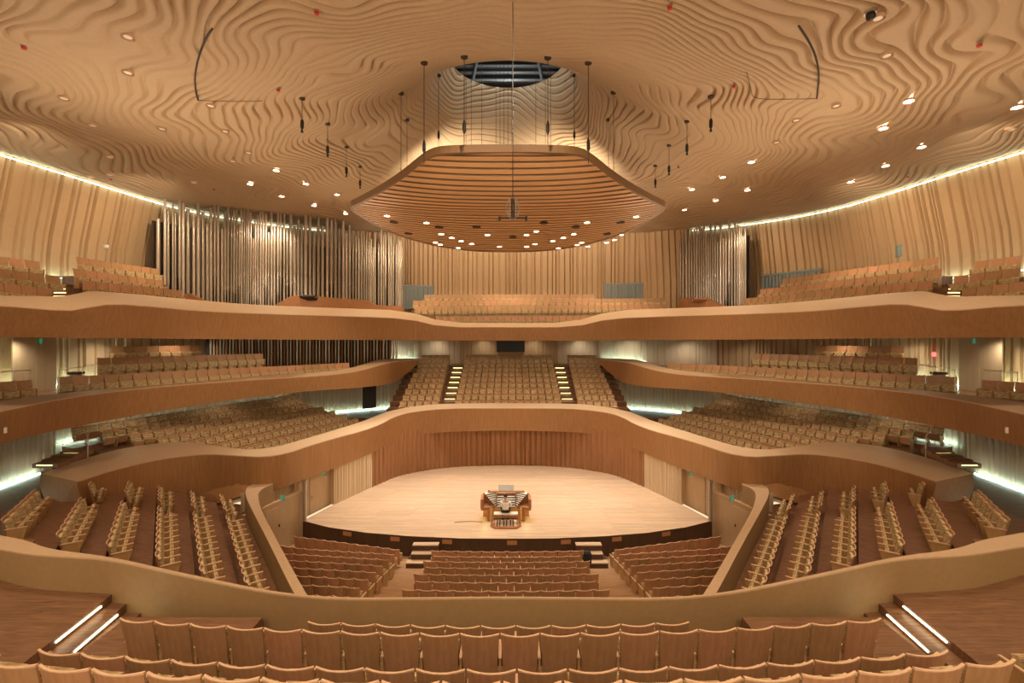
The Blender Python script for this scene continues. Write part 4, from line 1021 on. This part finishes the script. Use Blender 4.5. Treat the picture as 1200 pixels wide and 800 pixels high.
# cables from the ceiling to the reflector
def cable(px, ytop, ybot, label, box=None, top=None):
    a = to_ceiling(px, ytop) if top is None else top
    e = thing('suspension_cable', label, 'cable', a, 0, 'cables carrying the reflector')
    ln = (ybot - ytop) * a.y / F
    # run down to the reflector's top edge
    hw, ze = edge_at(a.y)
    zb_ = max(a.z - ln, 10)
    if abs(a.x) < hw: zb_ = ze + .25
    m = MB(); m.tube([(0, 0, .05), (0, 0, zb_ - a.z)], .016, 5); m.obj('wire', M['darkwood'], e)
    m = MB(); disc(m, .15, -.06, .02); m.obj('ceiling_plate', M['darkwood'], e)
    if box:
        zz = -(box - ytop) * a.y / F; m = MB(); m.tube([(0, 0, zz + .3), (0, 0, zz + .12), (0, 0, zz - .15), (0, 0, zz - .3)], [.03, .075, .075, .02], 8); m.obj('turnbuckle', M['dark'], e)
cl = [(470, 109, 206, None), (477, 140, 202, None), (497, 73, 192, 172), (514, 88, 162, 158), (544, 66, 172, 149)]
for i, (x, a, b, bx) in enumerate(cl): cable(x, a, b, 'reflector suspension cable on left of the opening, %s from outside' % ORD[i + 1], bx)
for i, (x, a, b, bx) in enumerate([(719, 108, 206, None), (713, 140, 202, None), (689.5, 73, 192, 170), (673, 88, 162, 158), (642, 67, 172, 150)]): cable(x, a, b, 'reflector suspension cable on right of the opening, %s from outside' % ORD[i + 1], bx)
for i, (x, yy) in enumerate([(-2.6, 28.6), (-2.3, 28.9), (-1.7, 29.8), (-.75, 28.9), (-.5, 29.3), (-.25, 28.5), (0.0, 29.4), (.25, 28.6), (1.8, 29.8), (2.35, 28.9), (2.65, 28.6)]):
    hw, ze = edge_at(yy); e = thing('suspension_cable', 'thin cable dropping through the round opening, %s from left' % ORD[i + 1], 'cable', (x, yy, 30.4), 0, 'cables through the ceiling opening')
    m = MB(); m.tube([(0, 0, 0), (0, 0, ze + .25 - 30.4)], .014, 5); m.obj('wire', M['darkwood'], e)

# ------------------------------------------------------------------ organ console, bench, organist
con = thing('organ_console', 'wide wooden organ console with curved white stop jambs on stage', 'organ console', (-.08, 24.75, 0))
def cbox(name, x0, x1, y0, y1, z0, z1, mat, T=None, bevel=.01):
    m = MB(); m.box(x0, x1, y0, y1, z0, z1, 0, T); return m.obj(name, mat, con, bevel=bevel)
for s in (-1, 1):
    cbox('side_cheek', *sorted((s * 1.02, s * .88)), -.25, .35, 0, .72, M['case']); cbox('side_cheek', *sorted((s * .86, s * .72)), -.28, .3, .0, .7, M['brass'])
    m = MB(); poly = [(s * .6, -.1), (s * 1.32, -.42), (s * 1.32, .4), (s * .6, .4)]; m.prism(poly, .62, .74); m.obj('desk_wing', M['case'], con)
    m = MB(); m.prism([(s * 1.2, -.38), (s * 1.34, -.44), (s * 1.34, .42), (s * 1.2, .42)], .74, 1.2); m.obj('side_cheek', M['case'], con)
    for k in range(7):                                   # stepped rows of stop tabs fanning outwards
        y_ = -.05 + k * .06; z_ = .80 + k * .085
        m = MB(); m.prism([(s * (.52), y_ + .06), (s * (.62 + .085 * k), y_ - .12 - .02 * k), (s * (.64 + .085 * k), y_ + .1), (s * .52, y_ + .16)], z_ - .05, z_); sp = m.obj('stop_jamb', M['ivory'], con)
        m = MB(); m.prism([(s * (.52), y_ + .055), (s * (.62 + .085 * k), y_ - .125 - .02 * k), (s * (.62 + .085 * k), y_ - .115 - .02 * k), (s * .52, y_ + .065)], z_ - .052, z_ - .03); m.obj('stop_row', M['dark'], sp)
    cbox('jamb_frame', *sorted((s * .49, s * .52)), -.2, .42, .72, 1.36, M['case'])
cbox('back_panel', -1.25, 1.25, .40, .48, 0, 1.25, M['case']); cbox('top_board', -1.0, 1.0, .3, .5, 1.34, 1.38, M['case'])
for k in range(5):
    y_ = -.2 + k * .1; z_ = .76 + k * .095
    kb = cbox('keyboard', -.48, .48, y_, y_ + .14, z_ - .03, z_, M['ivory'])
    m = MB()
    for q in range(28):
        if q % 7 not in (2, 6): m.box(-.46 + q * .0333 - .005, -.46 + q * .0333 + .008, y_ + .05, y_ + .13, z_ + .001, z_ + .014)
    m.obj('black_keys', M['dark'], kb)
    cbox('key_slip', -.48, .48, y_ - .012, y_, z_ - .07, z_ - .01, M['recess'])
for s in (-1, 1): lamp('POINT', 'console_lamp', (-.08 + s * 1.12, 24.72, .5), 3.5, (1, .85, .25), shadow_soft_size=.03)
cbox('knee_panel', -.86, .86, .0, .05, .05, .7, M['brass'])
m = MB(); m.box(-.42, .42, -.01, .0, 0, .3, 0, Matrix.Translation((0, .34, 1.42)) @ Matrix.Rotation(R(-15), 4, 'X')); m.obj('music_desk', plain('acrylic', (.7, .72, .74), .2), con)
# pedalboard
pb_ = thing('pedalboard', 'wooden pedalboard with pale pedals under the organ bench', 'pedalboard', (-.08, 23.9, .0))
m = MB(); m.prism([(-.62, .45), (-.72, -.2), (-.55, -.42), (.55, -.42), (.72, -.2), (.62, .45)], .0, .12); m.obj('frame', M['case'], pb_, bevel=.01)
for k in range(16):
    m = MB(); x = -.52 + k * .0693; m.box(x - .02, x + .02, -.32, .4, .12, .17 if k % 5 in (1, 3) else .15); m.obj('pedal', M['ivory'] if k % 5 not in (1, 3) else M['dark'], pb_)
bn = thing('organ_bench', 'pale wooden organ bench with splayed legs, the organist sits on it', 'bench', (-.08, 23.95, 0))
m = MB(); m.box(-.62, .62, -.17, .17, .60, .66); m.obj('seat', M['ivory'], bn, bevel=.01)
for s in (-1, 1):
    for q in (-1, 1):
        m = MB(); m.tube([(s * .58, q * .12, .6), (s * .78, q * .16, 0)], [.04, .03], 6); m.obj('leg', M['case'], bn)
m = MB(); m.box(-.62, .62, -.015, .015, .42, .5); m.obj('stretcher', M['case'], bn)
m = MB(); m.tube([(0, 0, .0), (-.1, -.03, .012), (-.6, .04, .012), (-1.2, -.02, .012), (-1.5, -.1, .012)], .014, 6)
o = m.obj('power_cable', M['darkwood']); o.location = (-1.3, 24.4, .0); tag(o, 'grey cable lying on stage floor left of the organ console', 'cable')
for x, y_, z_, nm, lab, mt in ((-1.02, .36, 1.25, 'desk_lamp', 'small black object on left end of the console top', 'dark'),):
    m = MB(); m.tube([(0, 0, 0), (0, 0, .03)], .07, 10); m.tube([(0, 0, .03), (.05, 0, .12)], .02, 6); m.tube([(.05, 0, .12), (.12, 0, .13)], [.05, .035], 8)
    o = m.obj(nm, M[mt]); o.location = (x - .08, 24.75 + y_ + .06, z_); tag(o, lab, 'lamp')

def skin_obj(name, nodes, edges, mat, parent=None, lev=2):
    me = bpy.data.meshes.new(name); me.from_pydata([n[:3] for n in nodes], edges, []); me.materials.append(mat)
    o = bpy.data.objects.new(name, me); C.objects.link(o); o.parent = parent
    sk = o.modifiers.new('s', 'SKIN'); o.modifiers.new('sub', 'SUBSURF').render_levels = lev; o.modifiers['sub'].levels = lev
    for i, n in enumerate(nodes):
        r = n[3]; r = r if isinstance(r, tuple) else (r, r); me.skin_vertices[0].data[i].radius = r
        me.skin_vertices[0].data[i].use_root = (i == 0)
    sk.use_smooth_shade = True
    return o
# organist seated, back to the viewer, arms to the manuals. origin on the bench
nodes = [(0, 0, .74, .15), (0, .01, .92, (.15, .11)), (0, .03, 1.08, (.165, .115)), (0, .05, 1.20, (.16, .1)), (0, .06, 1.27, .06), (0, .07, 1.33, .055), (0, .09, 1.41, .095), (0, .09, 1.50, .10), (0, .09, 1.56, .06)]
ed = [(0, 1), (1, 2), (2, 3), (3, 4), (4, 5), (5, 6), (6, 7), (7, 8)]
for s in (-1, 1):
    k = len(nodes)
    nodes += [(s * .19, .05, 1.18, .06), (s * .25, .14, 1.0, .05), (s * .24, .26, .93, .042), (s * .17, .44, 1.0, .033), (s * .15, .50, 1.0, (.035, .018)), (s * .145, .55, .99, .022)]
    ed += [(3, k), (k, k + 1), (k + 1, k + 2), (k + 2, k + 3), (k + 3, k + 4), (k + 4, k + 5)]
    for q, (dx, L_f) in enumerate(((-.03, .07), (-.012, .085), (.008, .08), (.026, .065))):
        nodes += [(s * (.145 + dx), .59, .985, .0085), (s * (.145 + dx * 1.3), .56 + L_f, .965, .007)]; j = len(nodes); ed += [(k + 5, j - 2), (j - 2, j - 1)]
    nodes += [(s * .105, .54, .98, .009), (s * .09, .58, .975, .008)]; j = len(nodes); ed += [(k + 4, j - 2), (j - 2, j - 1)]
    k = len(nodes)
    nodes += [(s * .11, .05, .73, .1), (s * .16, .42, .72, .07), (s * .15, .42, .36, .048), (s * .14, .40, .26, .04), (s * .14, .50, .22, .035), (s * .14, .58, .20, .025)]
    ed += [(0, k), (k, k + 1), (k + 1, k + 2), (k + 2, k + 3), (k + 3, k + 4), (k + 4, k + 5)]
per = skin_obj('person', nodes, ed, M['skin']); per.location = (-.1, 23.93, -.02); per.scale = (1.08, 1, 1.04)
tag(per, 'person in white shirt and black trousers seated playing the organ', 'person')
nd = [(0, -.01, .80, .165), (0, .0, .92, (.17, .125)), (0, .02, 1.08, (.185, .13)), (0, .045, 1.2, (.17, .115)), (0, .06, 1.27, .07)]; e2 = [(0, 1), (1, 2), (2, 3), (3, 4)]
for s in (-1, 1):
    k = len(nd); nd += [(s * .2, .05, 1.19, .078), (s * .26, .14, 1.0, .066), (s * .245, .26, .93, .055), (s * .19, .38, .97, .05)]; e2 += [(3, k), (k, k + 1), (k + 1, k + 2), (k + 2, k + 3)]
skin_obj('shirt', nd, e2, M['shirt'], per)
nd = [(0, 0, .74, (.175, .15)), (0, -.0, .82, (.165, .13))]; e2 = [(0, 1)]
for s in (-1, 1):
    k = len(nd); nd += [(s * .12, .06, .735, .115), (s * .165, .44, .725, .085), (s * .155, .43, .36, .065), (s * .145, .41, .26, .055)]; e2 += [(0, k), (k, k + 1), (k + 1, k + 2), (k + 2, k + 3)]
skin_obj('trousers', nd, e2, M['trouser'], per)
skin_obj('hair', [(0, .06, 1.43, .10), (0, .065, 1.5, .118), (0, .085, 1.565, .095)], [(0, 1), (1, 2)], M['hair'], per)
for s in (-1, 1): skin_obj('shoe', [(s * .14, .39, .20, .05), (s * .14, .5, .19, .05), (s * .14, .62, .18, .035)], [(0, 1), (1, 2)], M['dark'], per)

# ------------------------------------------------------------------ exit signs, doors, windows, devices, rails
def exit_sign(p, yaw, label, w_=.5, h=.22):
    e = thing('exit_sign', label, 'sign', p, yaw)
    m = MB(); m.box(-w_ / 2, w_ / 2, -.03, .03, -h / 2, h / 2); m.obj('panel', M['green'], e)
    m = MB(); k = h / .22
    m.box(-.02 * k, .02 * k, -.036, -.031, .045 * k, .08 * k); m.box(-.03 * k, .02 * k, -.036, -.031, -.02 * k, .04 * k)
    m.box(.0, .06 * k, -.036, -.031, -.05 * k, -.02 * k); m.box(-.06 * k, -.02 * k, -.036, -.031, -.08 * k, -.03 * k)
    m.box(w_ * .2, w_ * .4, -.036, -.031, -.015 * k, .015 * k); m.box(-w_ * .42, -w_ * .3, -.036, -.031, -.07 * k, .07 * k); m.obj('pictogram', M['white'], e)
for s in (-1, 1):
    side = 'left' if s < 0 else 'right'; X = (lambda p: p) if s < 0 else mir
    exit_sign(X(P(47.5, 399.5, 24.6)), -s * R(-35), 'green exit sign hanging beside the %s middle balcony door' % side, .55, .26)
    exit_sign(X(P(331, 583.5, 22.0)) , -s * R(-40), 'green exit sign on pale slats above the %s stalls door' % side, .34, .2)
    exit_sign(X(P(379.5, 555.5, 25.4)), -s * R(-50), 'green exit sign above the %s stage door' % side, .3, .14)
    # double door on the middle balcony
    wallp = X(P(28, 425, 25.4)); yaw = -s * R(-84)
    for k, q in enumerate((-1, 1)):
        m = MB(); m.box(-.62, .62, -.05, .03, -1.45, 1.45)
        o = m.obj('door_%d' % (7 + k + (2 if s > 0 else 0)), M['door'], bevel=.01)
        c_ = Matrix.Rotation(yaw, 4, 'Z') @ Vector((q * .635, 0, 0)); o.location = Vector((X(Vector((-25.0, 24.4, 8.33))))) + c_; o.rotation_euler = (0, 0, yaw); struct(o)
        m = MB(); m.tube([(-q * .5, -.06, -.35), (-q * .5, -.13, -.35), (-q * .38, -.13, -.35)], .02, 6); m.obj('door_handle', M['steel'], o)
    # railings on the balcony aisle ends
    for a, b, lab in ((P(68, 433.5, 21), P(120, 433.5, 25.5), 'thin steel handrail at aisle end of the %s middle balcony' % side), (P(-5, 436, 20.3), P(36, 436, 21.5), 'thin steel handrail by the %s exit door' % side), (P(50, 322, 24), P(84, 322, 26), 'thin steel handrail at steps of the %s upper balcony' % side)):
        a, b = X(a), X(b); t = thing('handrail', lab, 'handrail', a); dv = b - a; dv.z = 0
        m = MB(); m.tube([(0, 0, 0), dv], .018, 6); m.obj('top_rail', M['brass'], t)
        for u in (0.02, .5, .98):
            m = MB(); m.tube([dv * u, dv * u + Vector((0, 0, -1.0))], .014, 6); m.obj('post', M['steel'], t)
    a, b = X(P(93, 497, 21.2)), X(P(88, 511, 19.3)); b = X(P(103, 512, 19.6)); t = thing('handrail', 'short sloping handrail at start of the %s lower balcony rows' % side, 'handrail', a); dv = b - a
    m = MB(); m.tube([(0, 0, 0), dv], .02, 6); m.obj('top_rail', M['brass'], t); m = MB(); m.tube([dv, dv + Vector((0, 0, -.9))], .016, 6); m.obj('post', M['steel'], t)
    # lit steps at the end of the lower side balcony
    t = thing('stair_flight', 'steps with glowing edges climbing beside %s end of the lower balcony' % side, 'stairs', X(P(75, 533, 21.3)))
    for k in range(4):
        p = X(P(60 + k * 10, 541 - k * 4.5, 20.9 + k * .5)) - t.location
        m = MB(); m.box(p.x - .55, p.x + .55, p.y - .3, p.y + .3, p.z - .2, p.z); o = m.obj('tread', M['floor'], t)
        m = MB(); m.box(p.x - .35, p.x + .35, p.y - .32, p.y - .3, p.z - .09, p.z - .055); m.obj('light_strip', M['yel'], o)
    # wall mounted loudspeaker box
    px, py, d = (42, 279, 25.6) if s < 0 else (1053, 294, 27.5)
    e = thing('wall_loudspeaker', 'pale wall-mounted box with white bracket above %s upper balcony' % side, 'loudspeaker', P(px, py, d), -s * R(-60))
    m = MB(); m.box(-.3, .3, -.1, .1, -.35, .35); m.obj('cabinet', M['recess'], e, bevel=.02); m = MB(); m.box(-.2, .2, -.16, -.1, .1, .18); m.box(-.03, .03, -.16, -.1, -.25, .1); m.obj('bracket', M['white'], e)
    px, py, d = (124.5, 289, 26.5) if s < 0 else (1174, 271, 24)
    e = thing('security_camera', 'small white dome camera on %s upper wall' % side, 'camera', P(px, py, d)); m = MB(); m.tube([(0, 0, .1), (0, 0, -.05), (0, 0, -.12)], [.12, .12, .05], 10); m.obj('body', M['white'], e); m = MB(); m.tube([(0, 0, .1), (s * .4, .1, .14)], .02, 6); m.obj('bracket', M['white'], e)
    # small dark lectern-like box by the aisle
    e = thing('usher_stand', 'small dark wooden stand beside aisle of the %s middle balcony' % side, 'stand', X(P(89, 437, 23.6)))
    m = MB(); m.box(-.28, .28, -.2, .2, -.06, .06); m.obj('top', M['darkwood'], e); m = MB(); m.box(-.22, .22, -.15, .15, -1.35, -.06); m.obj('body', M['door'], e)
    # white tag light in middle ribbon
    e = thing('parapet_socket', 'small white socket on the %s middle balcony front' % side, 'socket', X(P(6, 504, 16.75)), -s * R(-50)); m = MB(); m.box(-.05, .05, -.03, .05, -.1, .1); m.obj('plate', M['white'], e)
# red lit call point on the right
e = thing('warning_beacon', 'glowing red beacon on pale plate, right middle balcony wall', 'beacon', P(1095.5, 415, 27.4), R(-30))
m = MB(); m.box(-.09, .28, .0, .06, -.13, .13); m.obj('plate', M['white'], e); m = MB(); m.tube([(-.02, -.08, 0), (-.02, 0, 0)], .11, 12); m.obj('lens', M['redlit'], e)
# control room window over the choir
m = MB(); m.box(-1.32, 1.32, -.02, .05, -.55, .55); o = m.obj('window_1', M['glassd']); p = P(598.5, 405, 45.8); o.location = (p.x, 45.85, p.z); struct(o)
m = MB(); 
for a in ((-1.4, 1.4, .55, .62), (-1.4, 1.4, -.62, -.55), (-1.4, -1.32, -.6, .6), (1.32, 1.4, -.6, .6)): m.box(a[0], a[1], -.05, .06, a[2], a[3])
m.obj('window_frame', M['darkwood'], o)
# blue-grey window recesses at the back and right upper walls
for i, (x0, x1, ya, yb, d, yaw) in enumerate(((471, 508, 336, 362, (46.0, 46.8), 0), (708, 753, 334, 352, (46.5, 45.6), 0), (893, 962, 321, 338, (38.9, 34.6), 0))):
    a, b = P(x0, ya, d[0]), P(x1, yb, d[1]); dd_ = b - a; yaw = math.atan2(dd_.y, dd_.x); wd = dd_.xy.length / 2; hh = abs(yb - ya) / 2 * (d[0] + d[1]) / 2 / F
    m = MB(); n_ = 16
    for k in range(n_): x_ = -wd + (k + .5) * 2 * wd / n_; m.box(x_ - wd / n_ * .8, x_ + wd / n_ * .8, -.02, .02, -hh, hh)
    o = m.obj('window_%d' % (i + 2), M['recess']); o.location = (a + b) / 2; o.rotation_euler = (0, 0, yaw); struct(o)
    m = MB(); m.box(-wd - .08, wd + .08, -.08, .08, hh, hh + .16); m.obj('window_frame', M['recess'], o)
# doorway at choir level, left
m = MB(); m.box(-.55, .55, -.03, .05, 0, 2.0); o = m.obj('door_11', M['glassd']); p = P(433, 478, 36.6); o.location = (p.x, p.y, p.z); o.rotation_euler = (0, 0, R(40)); struct(o)
# black bag hung on the end seat of the stalls front row
m = MB(); m.box(-.17, .17, -.14, .14, -.22, .22); m.tube([(-.1, 0, .2), (-.08, 0, .34), (.08, 0, .34), (.1, 0, .2)], .015, 6)
o = m.obj('black_bag', M['trouser'], bevel=.04); o.location = (3.62, 20.75, .0 - .1); tag(o, 'black bag at right end of centre stalls front rows', 'bag')

# seams of the two access flaps in the ceiling, ceiling camera
for nm, pts in (('trim_5', [(249, 33), (240, 47), (232, 68), (228, 90), (229, 106), (232, 117)]), ('trim_6', [(936, 30), (948, 48), (957, 68), (960, 90), (957, 115)]), ('trim_7', [(232, 117.5), (270, 118.5), (307, 118)]), ('trim_8', [(957, 115.5), (920, 116), (882, 115.5), (880, 104), (875, 84)])):
    q = [(to_ceiling(a, b, .0),) for a, b in pts]; q = [x[0] for x in chaikin(q, 2)]
    q = [Vector((p.x, p.y, float(ceil_z(p.x, p.y)) - .005)) for p in q]
    m = MB(); m.tube(q, .035 if nm in ('trim_5', 'trim_6') else .012, 5); struct(m.obj(nm, M['darkwood']))
p = to_ceiling(1020, 14); e = thing('security_camera', 'dark round camera on the ceiling near top right corner', 'camera', p)
m = MB(); disc(m, .16, -.05, .05); m.obj('base', M['steel'], e); m = MB(); m.tube([(0, 0, -.05), (0, -.02, -.18), (0, -.04, -.26)], [.12, .13, .05], 10); m.obj('body', M['dark'], e)
